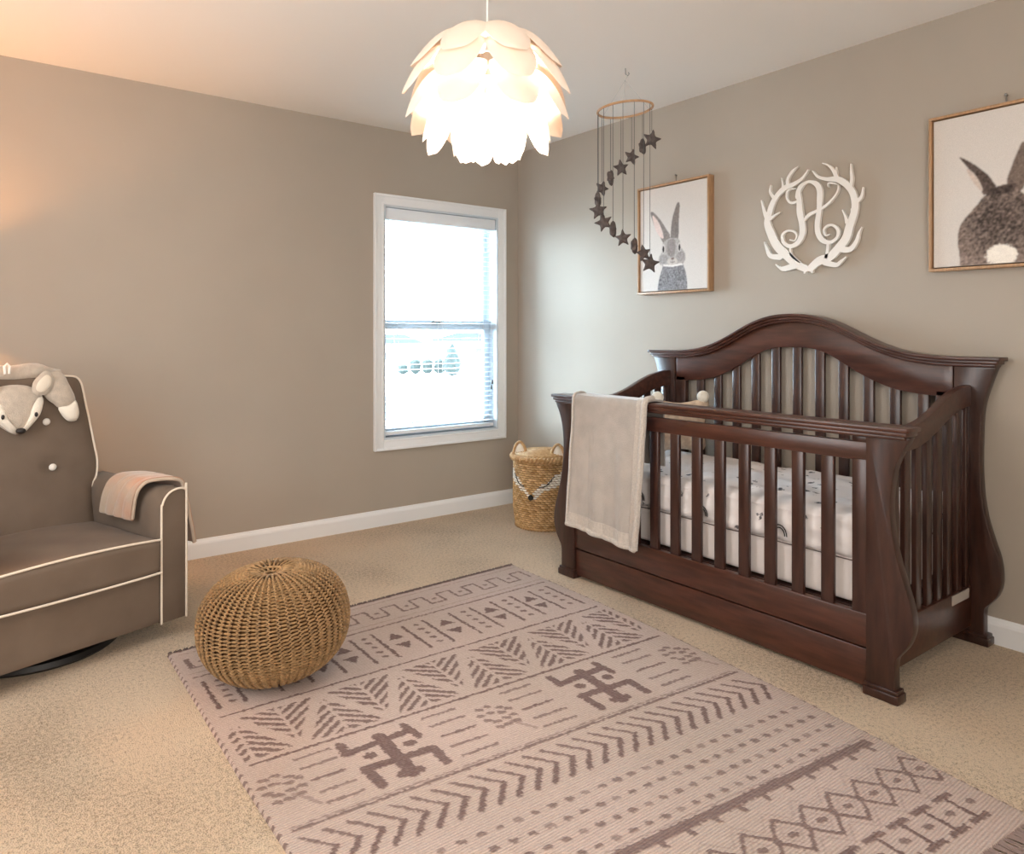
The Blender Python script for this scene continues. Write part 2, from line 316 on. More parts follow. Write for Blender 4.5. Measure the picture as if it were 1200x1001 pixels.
STARS=[(-0.492,-1.676,2.103),(-0.472,-1.598,2.088),(-0.489,-1.542,2.046),(-0.523,-1.503,1.994),(-0.572,-1.48,1.945),(-0.63,-1.479,1.884),(-0.683,-1.504,1.82),(-0.714,-1.54,1.759),(-0.731,-1.594,1.694),(-0.725,-1.648,1.656),(-0.702,-1.689,1.614),(-0.662,-1.721,1.579),(-0.614,-1.735,1.546),(-0.567,-1.731,1.502)]
# ---------------------------------------------------------------- the room
H = 2.44; XL = -4.15; YF = -4.85
WX0, WX1, WZ0, WZ1 = -1.052, -.184, .525, 1.968       # window opening in the back wall
def wall_with_hole(axis, at, th, a0, a1, h0, h1, z0, z1):
    bm = bmesh.new()
    for (p, q, r, s) in ((a0, h0, 0, H), (h1, a1, 0, H), (h0, h1, 0, z0), (h0, h1, z1, H)):
        if axis == 'y': box(bm, p, q, at, at + th, r, s)
        else: box(bm, at, at + th, p, q, r, s)
    return bm
struct('wall_back', wall_with_hole('y', 0, .14, XL - .14, .14, WX0, WX1, WZ0, WZ1), 'wall', smooth=False)
struct('wall_right', B(0, .14, YF - .14, 0, 0, H), 'wall', smooth=False)
struct('wall_left', wall_with_hole('x', XL - .14, .14, YF, 0, -2.55, -1.25, .8, 2.2), 'wall', smooth=False)
struct('wall_front', wall_with_hole('y', YF - .14, .14, XL - .14, .0, -3.65, -2.15, .8, 2.2), 'wall', smooth=False)
struct('floor', B(XL - .14, .14, YF - .14, .14, -.12, 0), 'carpet', smooth=False)
struct('ceiling', B(XL - .14, .14, YF - .14, .14, H, H + .12), 'ceil', smooth=False)
def baseboard(name, axis, at, sgn, a0, a1):
    p = [(0, 0), (.014, 0), (.014, .072), (.011, .082), (.007, .088), (.004, .096), (0, .098)]
    q = [(at + sgn * u, v) for u, v in p]
    struct(name, prism(q, axis, a0, a1), 'trim', smooth=False)
baseboard('baseboard_back', 'x', 0, -1, XL, -.014)
baseboard('baseboard_right', 'y', 0, -1, YF, 0)
baseboard('baseboard_left', 'y', XL, 1, YF, 0)
baseboard('baseboard_front', 'x', YF, 1, XL + .014, -.014)

# ---------------------------------------------------------------- window: casing, jambs, two sashes, panes
def ring_frame(bm, x0, x1, z0, z1, w, y0, y1, bev=.003, wt=None, wb=None):
    wt = wt or w; wb = wb or w
    box(bm, x0, x0 + w, y0, y1, z0, z1, bev); box(bm, x1 - w, x1, y0, y1, z0, z1, bev)
    box(bm, x0 + w, x1 - w, y0, y1, z1 - wt, z1, bev); box(bm, x0 + w, x1 - w, y0, y1, z0, z0 + wb, bev); return bm
bm = bmesh.new()
ring_frame(bm, WX0 - .065, WX1 + .065, WZ0 - .065, WZ1 + .065, .066, -.018, 0, .004)
ring_frame(bm, WX0 - .065, WX1 + .065, WZ0 - .065, WZ1 + .065, .016, -.026, -.016, .003)
ring_frame(bm, WX0 - .012, WX1 + .012, WZ0 - .012, WZ1 + .012, .012, -.022, -.016, .002)
win = struct('window_1', bm, 'trim', auto=30)
bm = bmesh.new(); ring_frame(bm, WX0, WX1, WZ0, WZ1, .012, -.016, .14, 0)
struct('window_jamb', bm, 'vinyl', win, smooth=False)
zm = 1.235
bm = ring_frame(bmesh.new(), WX0 + .012, WX1 - .012, zm - .015, WZ1 - .012, .035, .105, .135, .003)
up_ = struct('upper_sash', bm, 'vinyl', win, auto=30)
bm = ring_frame(bmesh.new(), WX0 + .012, WX1 - .012, WZ0 + .012, zm + .03, .045, .07, .103, .003, wt=.062, wb=.06)
lo_ = struct('lower_sash', bm, 'vinyl', win, auto=30)
bm = bmesh.new(); box(bm, -.66, -.58, .06, .072, zm + .012, zm + .028, .003); box(bm, -.635, -.605, .05, .062, zm + .014, zm + .026, .002)
struct('sash_lock', bm, 'steel', lo_)
g = bpy.data.materials.new('pane_glass'); g.use_nodes = True
N = g.node_tree.nodes; N.clear(); o_ = N.new('ShaderNodeOutputMaterial'); t_ = N.new('ShaderNodeBsdfTransparent'); t_.inputs[0].default_value = (.97, .985, .98, 1)
gl = N.new('ShaderNodeBsdfGlossy'); gl.inputs['Roughness'].default_value = .02; fr = N.new('ShaderNodeFresnel'); fr.inputs[0].default_value = 1.25
mx = N.new('ShaderNodeMixShader'); g.node_tree.links.new(fr.outputs[0], mx.inputs[0]); g.node_tree.links.new(t_.outputs[0], mx.inputs[1]); g.node_tree.links.new(gl.outputs[0], mx.inputs[2]); g.node_tree.links.new(mx.outputs[0], o_.inputs[0])
M['glass'] = g
struct('pane', B(WX0 + .04, WX1 - .04, .118, .121, zm + .015, WZ1 - .04), 'glass', up_, smooth=False)
struct('pane', B(WX0 + .05, WX1 - .05, .085, .088, WZ0 + .065, zm - .028), 'glass', lo_, smooth=False)
for nm, (a, b, c, d, e, f), par in (('added_window_rear', (-3.65, -2.15, YF - .1, YF - .05, .8, 2.2), None),):  # unseen rear window, added only to go with the rear fill light
    w2 = struct(nm, ring_frame(bmesh.new(), a - .06, b + .06, e - .06, f + .06, .06, YF - .005, YF + .018), 'trim', auto=30)
    struct('added_window_cover', B(a, b, YF - .08, YF - .03, e, f), 'white', w2, smooth=False)  # solid cover added to keep sky light out of the opening
bm = bmesh.new()
for (y0, y1, z0, z1) in ((-2.61, -2.55, .74, 2.26), (-1.25, -1.19, .74, 2.26), (-2.55, -1.25, 2.2, 2.26), (-2.55, -1.25, .74, .8)): box(bm, XL - .005, XL + .018, y0, y1, z0, z1, .004)
w3 = struct('added_window_left', bm, 'trim', auto=30)  # unseen left window frame, added around the side fill light
struct('added_window_cover', B(XL - .08, XL - .03, -2.55, -1.25, .8, 2.2), 'white', w3, smooth=False)  # added cover, blocks the sky behind the side fill

# horizontal blind hung inside the window opening
bl = thing('window_blind', 'white horizontal slatted blind hanging inside the window frame', 'blind', (-.618, .034, WZ0 + .02))
bm = B(WX0 + .016, WX1 - .016, -.004, .058, WZ1 - .085, WZ1 - .014, .004)
ob('valance', bm, 'slat', bl)
n_sl = 40; zt, zb = WZ1 - .105, WZ0 + .065
me0 = None
for i in range(n_sl):
    z = zt + (zb - zt) * i / (n_sl - 1)
    if me0 is None:
        def fs(u, v): return Vector((-.414 + .828 * u, -.024 + .048 * v, .003 * math.sin(PI * v) + .0035 * (v - .5)))
        bmx = bmesh.new(); prof = [(-.024, -.001), (-.012, .002), (0, .003), (.012, .0025), (.024, .0005), (.012, .0005), (0, .001), (-.012, .0)]
        prism(prof, 'x', -.414, .414, bm=bmx)
        s = ob('slat', bmx, 'slat', bl, local=True, smooth=False); me0 = s.data
    else:
        s = bpy.data.objects.new('slat', me0); C.objects.link(s); s.parent = bl
    s.location = (0, .03 - .034, z - (WZ0 + .02))
ob('bottom_rail', B(WX0 + .022, WX1 - .022, .008, .054, WZ0 + .022, WZ0 + .045, .004), 'slat', bl)
for x in (WX0 + .11, -.618, WX1 - .11):
    for y in (.004, .056): ob('ladder_cord', tube([(x, y, WZ0 + .04), (x, y, WZ1 - .08)], .0012, 6), 'slat', bl)
cdn = ob('pull_cord', tube([(WX1 - .05, -.004, WZ1 - .08), (WX1 - .05, -.006, 1.2), (WX1 - .052, -.006, .86)], .0015, 6), 'slat', bl)
for dz in (0, .035): ob('cord_tassel', lathe([(0, .03), (.004, .028), (.007, .004), (.006, 0), (0, 0)], 10, (WX1 - .05 + dz * .25, -.006, .80 + dz)), mat('tassel', (70, 66, 62), .5), cdn)

# ---------------------------------------------------------------- outdoors (seen through the panes, from an upper floor)
GZ = -3.0
M['lawn'] = mat('bright_lawn', (28, 29, 26), .95, var=.2, vscale=.3)
M['street'] = mat('concrete', (206, 206, 202), .9, var=.06, vscale=1)
M['hedge'] = mat('hedge', (9, 17, 11), .95, var=.4, vscale=3)
M['siding'] = mat('pale_siding', (222, 222, 220), .8)
M['roof'] = mat('slate_roof', (28, 31, 37), .9, var=.2, vscale=2)
M['car'] = mat('silver_car', (34, 38, 44), .3, coat=.6)
M['glassd'] = mat('dark_window', (22, 25, 28), .2)
g_ = struct('ground', B(-80, 160, .4, 230, GZ - .2, GZ), 'street', smooth=False)
def atp(px, dist, z): # point seen at a column of the window at a given depth
    p = CAM + (FW + RT * ((px - 600) / 856)) * dist; return Vector((p.x, p.y, z))
for k, (d0, d1, lab) in enumerate(((38, 46, 'strip of pale green lawn along the street nearer the window'), (52, 60, 'strip of pale green lawn along the street farther from the window'))):
    q = [atp(470, d0, 0), atp(640, d0, 0), atp(640, d1, 0), atp(470, d1, 0)]
    tag(ob('lawn', prism([(p.x, p.y) for p in q], 'z', GZ + .001, GZ + .04 + .01 * k), 'lawn', smooth=False), lab, 'lawn')
def bush(name, c, s, lab, cat, n=2, cone=False, group=None):
    bm = bmesh.new(); bmesh.ops.create_icosphere(bm, subdivisions=4, radius=1)
    for v in bm.verts:
        d = 1 + .22 * mn.noise(v.co * 3 + Vector(c)) + .1 * mn.noise(v.co * 9)
        if not cone: m_ = max(abs(v.co.x), abs(v.co.y), abs(v.co.z)); d *= (.86 / m_) ** .8
        k = (1 - .85 * max(0, (v.co.z + 1) / 2)) * 1.25 if cone else 1
        v.co = Vector((v.co.x * s[0] * d * k, v.co.y * s[1] * d * k, (v.co.z + 1) * s[2] / 2 * (1 + .05 * (d - 1))))
    root = thing(name, lab, cat, c, 0, group)
    ob('foliage', bm, 'hedge', root, local=True)
    ob('trunk', lathe([(0, 0), (.09, 0), (.07, s[2] * .4), (0, s[2] * .4)], 8), mat('bark', (90, 74, 60)), root, local=True)
hd = ['clipped green hedge bush at the left end of the hedge row', 'clipped green hedge bush second from the left in the row', 'clipped green hedge bush third from the left in the row', 'clipped green hedge bush next to the conifer']
for i, px in enumerate((472, 487, 501, 515)):
    bush('hedge_bush', atp(px, 76, GZ), (.52, .5, 1.7 if i else 1.1), hd[i], 'shrub', group='hedge bushes across the street')
bush('conifer', atp(530, 74, GZ), (1.0, 1.0, 3.4), 'narrow conical evergreen standing right of the hedge', 'tree', cone=True)
def house(c, sx, sy, h, lab):
    r = thing('house', lab, 'house', c, -.65)
    ob('wall', B(-sx / 2, sx / 2, -sy / 2, sy / 2, 0, h), 'siding', r, local=True, smooth=False)
    ob('roof', prism([(-sx / 2 - .4, h), (sx / 2 + .4, h), (sx * .2, h + 1.3), (-sx * .2, h + 1.3)], 'y', -sy / 2 - .4, sy / 2 + .4), 'roof', r, local=True, smooth=False)
    for x in (-sx * .3, 0, sx * .3): 
        f = ob('window', B(x - .6, x + .6, -sy / 2 - .06, -sy / 2 + .02, h * .35, h * .75, .01), 'siding', r, local=True, smooth=False)
        ob('pane', B(x - .5, x + .5, -sy / 2 - .07, -sy / 2 - .05, h * .38, h * .72), 'glassd', f, local=True, smooth=False)
house(atp(462, 92, GZ), 9, 8, 2.9, 'pale house with grey roof at the left of the window view')
house(atp(562, 118, GZ), 15, 9, 3.2, 'wide pale house with grey roof farther back on the right')
cr = thing('parked_car', 'silver car parked below the window at its lower left', 'car', atp(455, 33, GZ), -.35)
prof = [(-2.1, .35), (-2.1, .8), (-1.9, .95), (-1.2, 1.0), (-.7, 1.42), (.7, 1.45), (1.3, 1.02), (2.0, .9), (2.15, .6), (2.1, .35)]
ob('body', prism(prof, 'y', -.85, .85, .08, 3), 'car', cr, local=True)
ob('side_window', prism([(-1.05, 1.02), (-.62, 1.36), (.62, 1.38), (1.1, 1.04)], 'y', -.87, .87), 'glassd', cr, local=True, smooth=False)
for x in (-1.35, 1.35):
    for y in (-.86, .7):
        bm = lathe([(0, 0), (.2, 0), (.34, .02), (.34, .14), (.2, .16), (0, .16)], 20); bm.transform(Matrix.Translation((x, y + .16, .34)) @ Matrix.Rotation(PI / 2, 4, 'X'))
        ob('wheel', bm, 'black', cr, local=True)

# ---------------------------------------------------------------- crib
CY = -2.142
crib = thing('crib', 'dark espresso wooden crib with arched headboard against the right wall', 'crib', (-.40, CY, 0))
def half(prof, s): return [(CY + s * t, z) for t, z in prof]
fp = [(.845, .848), (.835, .825), (.815, .79), (.797, .74), (.787, .68), (.784, .62), (.789, .55), (.803, .47), (.823, .40), (.842, .34), (.854, .285), (.853, .24), (.838, .195), (.815, .16), (.802, .14), (.798, .11), (.798, .035)]
bp_ = [(.835, 1.05), (.815, .99), (.797, .93), (.787, .87), (.783, .78), (.782, .68), (.784, .62), (.789, .55), (.803, .47), (.823, .40), (.842, .34), (.85, .285), (.849, .24), (.836, .195), (.812, .16), (.797, .14), (.794, .11), (.794, .035)]
for s in (1, -1):
    for (pr_, x0, x1, inn) in ((fp, -.775, -.735, .706), (bp_, -.062, -.02, .69)):
        q = smooth_line([Vector((t, z, 0)) for t, z in pr_], 4); q = [(v.x, v.y) for v in q]
        poly = [(CY + s * t, z) for t, z in q] + [(CY + s * inn, .035), (CY + s * inn, pr_[0][1])]
        p = ob('post', prism(poly, 'x', x0, x1, .004, 2), 'wood', crib)
        bm = bmesh.new(); y0, y1 = CY + s * (inn + .0), CY + s * .80
        box(bm, x0 - .006, x1 + .006, y0 - s * .004, y1 + s * .008, .028, .042, .004)
        box(bm, x0 - .010, x1 + .010, y0 - s * .007, y1 + s * .013, 0, .03, .005)
        ob('foot', bm, 'wood', p)
# moulded front rail with its lower apron rail
bm = bmesh.new()
box(bm, -.800, -.705, CY - .850, CY + .850, .864, .880, .005); box(bm, -.793, -.712, CY - .843, CY + .843, .850, .866, .005); box(bm, -.786, -.72, CY - .835, CY + .835, .838, .852, .004)
ob('front_rail_cap', bm, 'woodh', crib)
ob('front_upper_rail', B(-.766, -.740, CY - .706, CY + .706, .757, .818, .003), 'woodh', crib)
ob('front_lower_rail', B(-.768, -.738, CY - .706, CY + .706, .147, .256, .003), 'woodh', crib)
ob('drawer_panel', B(-.763, -.742, CY - .704, CY + .704, .016, .140, .003), 'woodh', crib)
me_s = None
def slat(x, y, z0, z1, wx, wy, name='slat'):
    return ob(name, B(x - wx / 2, x + wx / 2, y - wy / 2, y + wy / 2, z0, z1, .004), 'wood', crib)
for k in range(-5, 6): slat(-.752, CY - .008 - k * .1115 + (.0), .25, .765, .018, .047) if abs(k * .1115) < .64 else None
for s in (1, -1): 
    ob('front_stile', B(-.766, -.740, CY + s * .655, CY + s * .706, .25, .765, .003), 'wood', crib)
    bm = B(-.764, -.742, CY + s * .655, CY + s * .704, .815, .842, .002); ob('spacer_block', bm, 'wood', crib)
# headboard
tp = [(0, 1.268), (.07, 1.264), (.14, 1.250), (.21, 1.226), (.28, 1.193), (.35, 1.158), (.42, 1.129), (.49, 1.108), (.57, 1.095), (.66, 1.088), (.76, 1.087), (.856, 1.087)]
bt = [(0, 1.113), (.08, 1.110), (.15, 1.094), (.22, 1.060), (.30, 1.013), (.38, .975), (.45, .950), (.53, .936), (.62, .929), (.69, .927)]
def sym(l, n=4):
    q = [(v.x, v.y) for v in smooth_line([Vector((t, z, 0)) for t, z in l], n)]; return [(CY - t, z) for t, z in q[::-1]] + [(CY + t, z) for t, z in q[1:]]
T = sym(tp); Tin = [(y, z - .040) for y, z in T]
def rs(l, n=90):
    ys = np.array([p[0] for p in l]); zs = np.array([p[1] for p in l]); lo, hi = ys.min(), ys.max(); return lambda y: float(np.interp(y, ys, zs))
ft, fb = rs(T), rs(sym(bt))
ys = np.linspace(CY - .685, CY + .685, 81)
ob('headboard_panel', strip([(y, ft(y) - .036) for y in ys], [(y, fb(y)) for y in ys], 'x', -.056, -.026, .003), 'woodh', crib)
for (dz0, dz1, x0, x1, e) in ((0, -.014, -.092, -.006, .856), (-.012, -.027, -.082, -.010, .846), (-.025, -.038, -.073, -.014, .836)):
    yy = np.linspace(CY - e, CY + e, 101)
    ob('headboard_moulding', strip([(y, ft(y) + dz0) for y in yy], [(y, ft(y) + dz1) for y in yy], 'x', x0, x1, .003), 'woodh', crib)
for k in range(11):
    y = -1.610 - k * .1104; slat(-.040, y, .30, fb(y) + .01, .018, .045, 'headboard_slat')
for s in (1, -1): ob('headboard_stile', B(-.056, -.026, CY + s * .622, CY + s * .690, .14, .95, .003), 'wood', crib)
ob('back_lower_rail', B(-.056, -.026, CY - .69, CY + .69, .147, .31, .003), 'woodh', crib)
# end panels
et = [(-.752, .866), (-.66, .862), (-.58, .861), (-.50, .867), (-.42, .884), (-.34, .912), (-.26, .943), (-.18, .966), (-.10, .977), (-.046, .980)]
eb = [(-.752, .778), (-.66, .775), (-.58, .775), (-.50, .781), (-.42, .798), (-.34, .826), (-.26, .857), (-.18, .882), (-.10, .895), (-.046, .9)]
Et = [(v.x, v.y) for v in smooth_line([Vector((a, b, 0)) for a, b in et], 4)]; Eb = [(v.x, v.y) for v in smooth_line([Vector((a, b, 0)) for a, b in eb], 4)]
for s in (1, -1):
    yc = CY + s * .735; lw = (yc - .016, yc + .016)
    ob('end_rail', strip(Et, Eb, 'y', lw[0], lw[1], .006), 'woodh', crib)
    ob('end_lower_rail', B(-.737, -.06, lw[0], lw[1], .062, .214, .003), 'woodh', crib)
    for x in (-.645, -.562, -.479, -.396, -.313, -.230, -.147):
        zt_ = float(np.interp(x, [p[0] for p in Eb], [p[1] for p in Eb])) + .01
        slat(x, yc, .205, zt_, .044, .018, 'end_slat')
    for x in (-.718, -.08): slat(x, yc, .205, .79 if x < -.5 else .90, .036, .026, 'end_stile')
lab = ob('paper_label', B(-.232, -.086, CY - .7535, CY - .7512, .176, .211), 'labelp', crib, smooth=False, label='small white paper label')
ob('mattress_support', B(-.73, -.07, CY - .70, CY + .70, .235, .255), 'wood', crib, smooth=False)
# mattress with patterned sheet, crib skirt below
def soft(x0, x1, y0, y1, z0, z1, r, cuts=40, amp=0, f=6, crown=0):
    bm = bmesh.new(); cx, cy, cz = (x0 + x1) / 2, (y0 + y1) / 2, (z0 + z1) / 2; hx, hy, hz = (x1 - x0) / 2, (y1 - y0) / 2, (z1 - z0) / 2
    bmesh.ops.create_cube(bm, size=2); bmesh.ops.subdivide_edges(bm, edges=bm.edges, cuts=cuts, use_grid_fill=True)
    for v in bm.verts:
        p = Vector((v.co.x * hx, v.co.y * hy, v.co.z * hz)); q = Vector((max(-hx + r, min(hx - r, p.x)), max(-hy + r, min(hy - r, p.y)), max(-hz + r, min(hz - r, p.z))))
        d = p - q
        n = d.normalized() if d.length > 1e-9 else Vector((0, 0, 0))
        if d.length > 1e-9: p = q + n * r
        w3 = Vector((p.x + cx, p.y + cy, p.z + cz))
        if crown: p.z += crown * (1 - (p.x / hx) ** 2) * (1 - (p.y / hy) ** 2) * (1 if p.z > 0 else 0)
        if amp: p += n * amp * mn.noise(w3 * f)
        v.co = p + Vector((cx, cy, cz))
    return bm
bm = soft(-.722, -.075, CY - .685, CY + .69, .405, .560, .035, 60, .011, 15, .012)
for v in bm.verts:
    if v.co.x < -.69 and v.co.z < .53: v.co.x += .007 * mn.noise(Vector((v.co.y * 9, v.co.z * 26, 0))) ; v.co.z += .006 * mn.noise(Vector((v.co.y * 11, 3, 0)))
mt = thing('crib_mattress', 'crib mattress under a white sheet printed with small grey figures', 'mattress', (-.40, CY, .257))
fsht = ob('fitted_sheet', bm, 'sheet', mt, label='white fitted sheet with small grey printed figures')
for (y, z) in ((-1.814, 0.450), (-2.153, 0.448), (-2.505, 0.444), (-1.56, .45)):
    bm = bmesh.new()
    for r in (.030, .022): sweep(bm, [(-.7295, y - r * math.cos(t), z - .01 + r * math.sin(t) * 1.3) for t in np.linspace(0.0, PI, 12)], .0022, 6)
    ob('printed_rainbow', bm, 'lash', fsht)
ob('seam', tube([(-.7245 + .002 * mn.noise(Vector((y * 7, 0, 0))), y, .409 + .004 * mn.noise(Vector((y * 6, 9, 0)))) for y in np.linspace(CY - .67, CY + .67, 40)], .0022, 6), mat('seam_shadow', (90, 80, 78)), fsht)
ob('mattress_core', soft(-.712, -.085, CY - .675, CY + .68, .257, .412, .02, 20), 'skirt', mt, label='plain white lower side')
# cushion with pom-poms in the far left corner of the crib
cu = thing('pompom_cushion', 'beige patterned cushion with cream pom-poms in the far left corner of the crib', 'cushion', (-.22, -1.60, .572), -.42)
def cm(u, v, h): return Vector((u, -h - v * .14, v))
cup = [(-.15, .01), (0, .02), (.15, .01), (.14, .13), (.155, .265), (0, .255), (-.155, .265), (-.14, .13)]
ob('cover', pillow(cup, cm, .05, .9, 7, 4), mat('cushion_print', (226, 208, 186), .9, var=.3, vscale=30, rgb2=(190, 168, 148)), cu, local=True)
for u, v in ((-.125, .285), (.125, .285)):
    ob('pompom', ball((u, -v * .14, v), .031), 'cream', cu, local=True)
# ---------------------------------------------------------------- throw over the crib's front rail
th = thing('grey_throw', 'soft grey plush throw draped over the left end of the crib front rail', 'blanket', (-.78, -1.66, .30))
def throw_pt(u, v, off=0.0):
    # u across (0 left, 1 right), v along: 0 bottom outside -> over the rail -> inside bottom
    yl = -1.480 + .012 * (1 - min(v / .62, 1)); yr = -1.925 + .030 * (1 - min(v / .62, 1))
    y = yl + (yr - yl) * u
    zb = .285 - .030 * u
    path = [(-.830, zb), (-.826, .50), (-.815, .75), (-.812, .868), (-.802, .889), (-.755, .893), (-.702, .889), (-.690, .868), (-.688, .75), (-.685, .60)]
    L = [0]
    for a, b in zip(path, path[1:]): L.append(L[-1] + math.dist(a, b))
    s = v * L[-1]; x = float(np.interp(s, L, [p[0] for p in path])); z = float(np.interp(s, L, [p[1] for p in path]))
    k = max(0, (.87 - z) / .6)
    wv = k * (.012 * math.sin(u * 9 + 1.0) + .006 * math.sin(u * 23 + z * 5)) + .0025 * mn.noise(Vector((u * 6, z * 8, 0)))
    if x > -.75: return Vector((x + off - .3 * wv, y, z))
    return Vector((x - abs(wv) - off, y + .004 * mn.noise(Vector((0, z * 9, u * 3))), z + (.0 if z < .86 else off)))
cloth('cloth', throw_pt, 46, 90, .008, 'throw', th)
def border(us, vs, r, name): return ob(name, tube([throw_pt(u, v, .006) for u, v in zip(us, vs)], r, 8), 'throwd', th)
n = 60
border([1.0] * n, np.linspace(0, .66, n), .014, 'fleece_border'); border([0.0] * n, np.linspace(0, .66, n), .006, 'fleece_border')
border(np.linspace(0, 1, n), [0.0] * n, .011, 'fleece_border')
def flat_band(u0, u1, v0, v1, name): cloth(name, lambda a, b: throw_pt(u0 + (u1 - u0) * a, v0 + (v1 - v0) * b, .006), 8, 70, .004, 'throwd', th)
flat_band(.90, 1.0, 0, .66, 'hem_band')
cloth('hem_band', lambda a, b: throw_pt(a, .055 * b, .005), 40, 6, .004, 'throwd', th)

# ---------------------------------------------------------------- rattan fox basket
bx, by, br, bh = -.252, -.585, .180, .43
bk = thing('fox_basket', 'round woven rattan basket with a sleeping fox face beside the crib', 'basket', (bx, by, 0))
def brad(z): return br * (.93 + .07 * min(1, z / .12) + .02 * math.sin(PI * z / bh))
# body woven from short cord segments, row by row
FA = math.atan2(-.795, -.607)          # towards the camera
V, F, COL = [], [], []
nrow, ncol = 30, 44
tan1, tan2 = np.array(lin((206, 174, 130))), np.array(lin((164, 128, 84)))
wht = np.array(lin((226, 222, 214)))
def face_white(a, z):
    d = (a - FA0 + PI) % (2 * PI) - PI; s = d * br
    for sg in (1, -1):
        q = (sg * s - .012) / .20
        if 0 <= q <= 1.05 and abs(z - (.208 + .125 * q ** .7)) < .018 + .022 * q: return True
    return False
FA0 = FA - .45
for r in range(nrow):
    z = .008 + (bh - .03) * (r + .5) / nrow
    for c in range(ncol):
        a = 2 * PI * (c + .5 * (r % 2)) / ncol; da = 2 * PI / ncol * 1.02
        base = len(V); rows = 5; seg = 6; tone = rng.rand()
        col = wht if face_white(a, z) else tan1 * tone + tan2 * (1 - tone)
        col = col * (.85 + .3 * rng.rand())
        for i in range(rows):
            t = i / (rows - 1); aa = a - da / 2 + da * t; bulge = .005 * math.sin(PI * t); hh = .0066 * (.55 + .45 * math.sin(PI * t))
            for k in range(seg):
                ph = 2 * PI * k / seg; R = brad(z) + bulge + .0045 * math.cos(ph)
                V.append((bx + R * math.cos(aa), by + R * math.sin(aa), z + hh * math.sin(ph))); COL.append((*col, 1))
        for i in range(rows - 1):
            for k in range(seg):
                p = base + i * seg; F.append((p + k, p + (k + 1) % seg, p + seg + (k + 1) % seg, p + seg + k))
wv = ob('woven_body', (V, F), 'rattan', bk); wv['kind'] = 'stuff'
wv.data.color_attributes.new('col', 'FLOAT_COLOR', 'POINT').data.foreach_set('color', np.array(COL, dtype=np.float32).ravel())
ob('basket_lining', lathe([(0, .004), (br * .9, .004), (br * .96, .12), (br * .99, .3), (br * .97, bh - .02), (br * .9, bh - .02), (br * .88, .03), (0, .03)], 40, (bx, by, 0)), mat('rattan_dark', (120, 88, 52), .9), bk)
def braid(name, R, z, r, turns, tone=(190, 152, 104), dr=0):
    for j in range(2):
        pts = [(bx + (R + r * .55 * math.cos(turns * t + PI * j)) * math.cos(t), by + (R + r * .55 * math.cos(turns * t + PI * j)) * math.sin(t), z + r * .55 * math.sin(turns * t + PI * j)) for t in np.linspace(0, 2 * PI, 160, endpoint=False)]
        ob(name, tube(pts, r * .62, 6, True), 'braid', bk)
M['braid'] = mat('rattan_braid', (198, 164, 118), .7, var=.3, vscale=60, rgb2=(164, 124, 78))
braid('braided_rim', br + .012, bh - .006, .019, 26); braid('base_ring', br * .95, .010, .009, 26)
# slightly domed woven lid made of braided coils
for i, R in enumerate(np.arange(.012, br - .004, .0145)):
    pts = [(bx + R * math.cos(t), by + R * math.sin(t), bh + .012 + .020 * (1 - (R / br) ** 2) + .0016 * math.sin(t * max(8, int(R * 260)))) for t in np.linspace(0, 2 * PI, 120, endpoint=False)]
    ob('lid_coil', tube(pts, .0078, 6, True), 'braid', bk)
# ears: looped cord with a white lining
for sg in (1, -1):
    a = FA0 + sg * 1.0; cx, cy = bx + (br - .03) * math.cos(a), by + (br - .03) * math.sin(a)
    tx, ty = -math.sin(FA0), math.cos(FA0)
    P = [(cx + tx * u, cy + ty * u, bh + .005 + v) for u, v in ((-.042, 0), (-.038, .03), (-.024, .062), (0, .078), (.024, .062), (.038, .03), (.042, 0))]
    P = smooth_line(P, 5)
    e = ob('ear', tube(P, .0085, 8), 'braid', bk)
    nx, ny = math.cos(FA0), math.sin(FA0)
    ob('ear_lining', pillow([(-.034, .0), (-.03, .03), (-.018, .055), (0, .068), (.018, .055), (.03, .03), (.034, 0)], lambda u, v, h: Vector((cx + tx * u + nx * (h - .004), cy + ty * u + ny * (h - .004), bh + .005 + v)), .012, 1.2, 5, 3), 'plushw', e)
def onb(s, z, off=.010):
    a = FA0 + s / br; R = brad(z) + off; return (bx + R * math.cos(a), by + R * math.sin(a), z)
ob('nose', ball(onb(0, .205, .014), .0165), 'lash', bk)
for sg in (1, -1):
    arc = [onb(sg * (.045 + .075 * t), .268 + .052 * t - .018 * math.sin(PI * t)) for t in np.linspace(0, 1, 10)]
    e = ob('closed_eye', tube(arc, .0028, 6), 'lash', bk)
    for t in (.55, .8, 1.0):
        s0, z0 = sg * (.045 + .075 * t), .268 + .052 * t - .018 * math.sin(PI * t)
        ob('eyelash', tube([onb(s0, z0), onb(s0 + sg * .016, z0 + .010)], .0022, 6), 'lash', e)

# ---------------------------------------------------------------- rug
RV = [0, .275, .62, .955, 1.30, 1.80, 2.25]; RL = [-1.173, -1.425, -1.742, -2.045, -2.362, -2.85, -3.25]; RR = [-1.109, -1.405, -1.782, -2.15, -2.506, -3.041, -3.41]
def rugpt(u, v):
    l = np.interp(v, RV, RL); r = np.interp(v, RV, RR)
    xr = np.interp(-r, [1.1, 1.72, 2.23, 2.69, 3.09, 3.37], [-.897, -.910, -.940, -.985, -1.032, -1.068]); xl = -2.525 - .02 * np.minimum(v, 1)
    return xl + (xr - xl) * u, l + (r - l) * u
NU, NV = 400, 560
U, Vv = np.meshgrid(np.linspace(0, 1, NU), np.linspace(0, 2.25, NV)); u = U * 1.6; v = Vv
D = np.zeros_like(u)
jr = rng.rand(NV // 2 + 1, NU // 2 + 1); jit = (np.kron(jr, np.ones((2, 2)))[:NV, :NU] - .5) * .006
uj = u + jit; vj = v + (np.kron(rng.rand(NV // 2 + 1, NU // 2 + 1), np.ones((2, 2)))[:NV, :NU] - .5) * .005
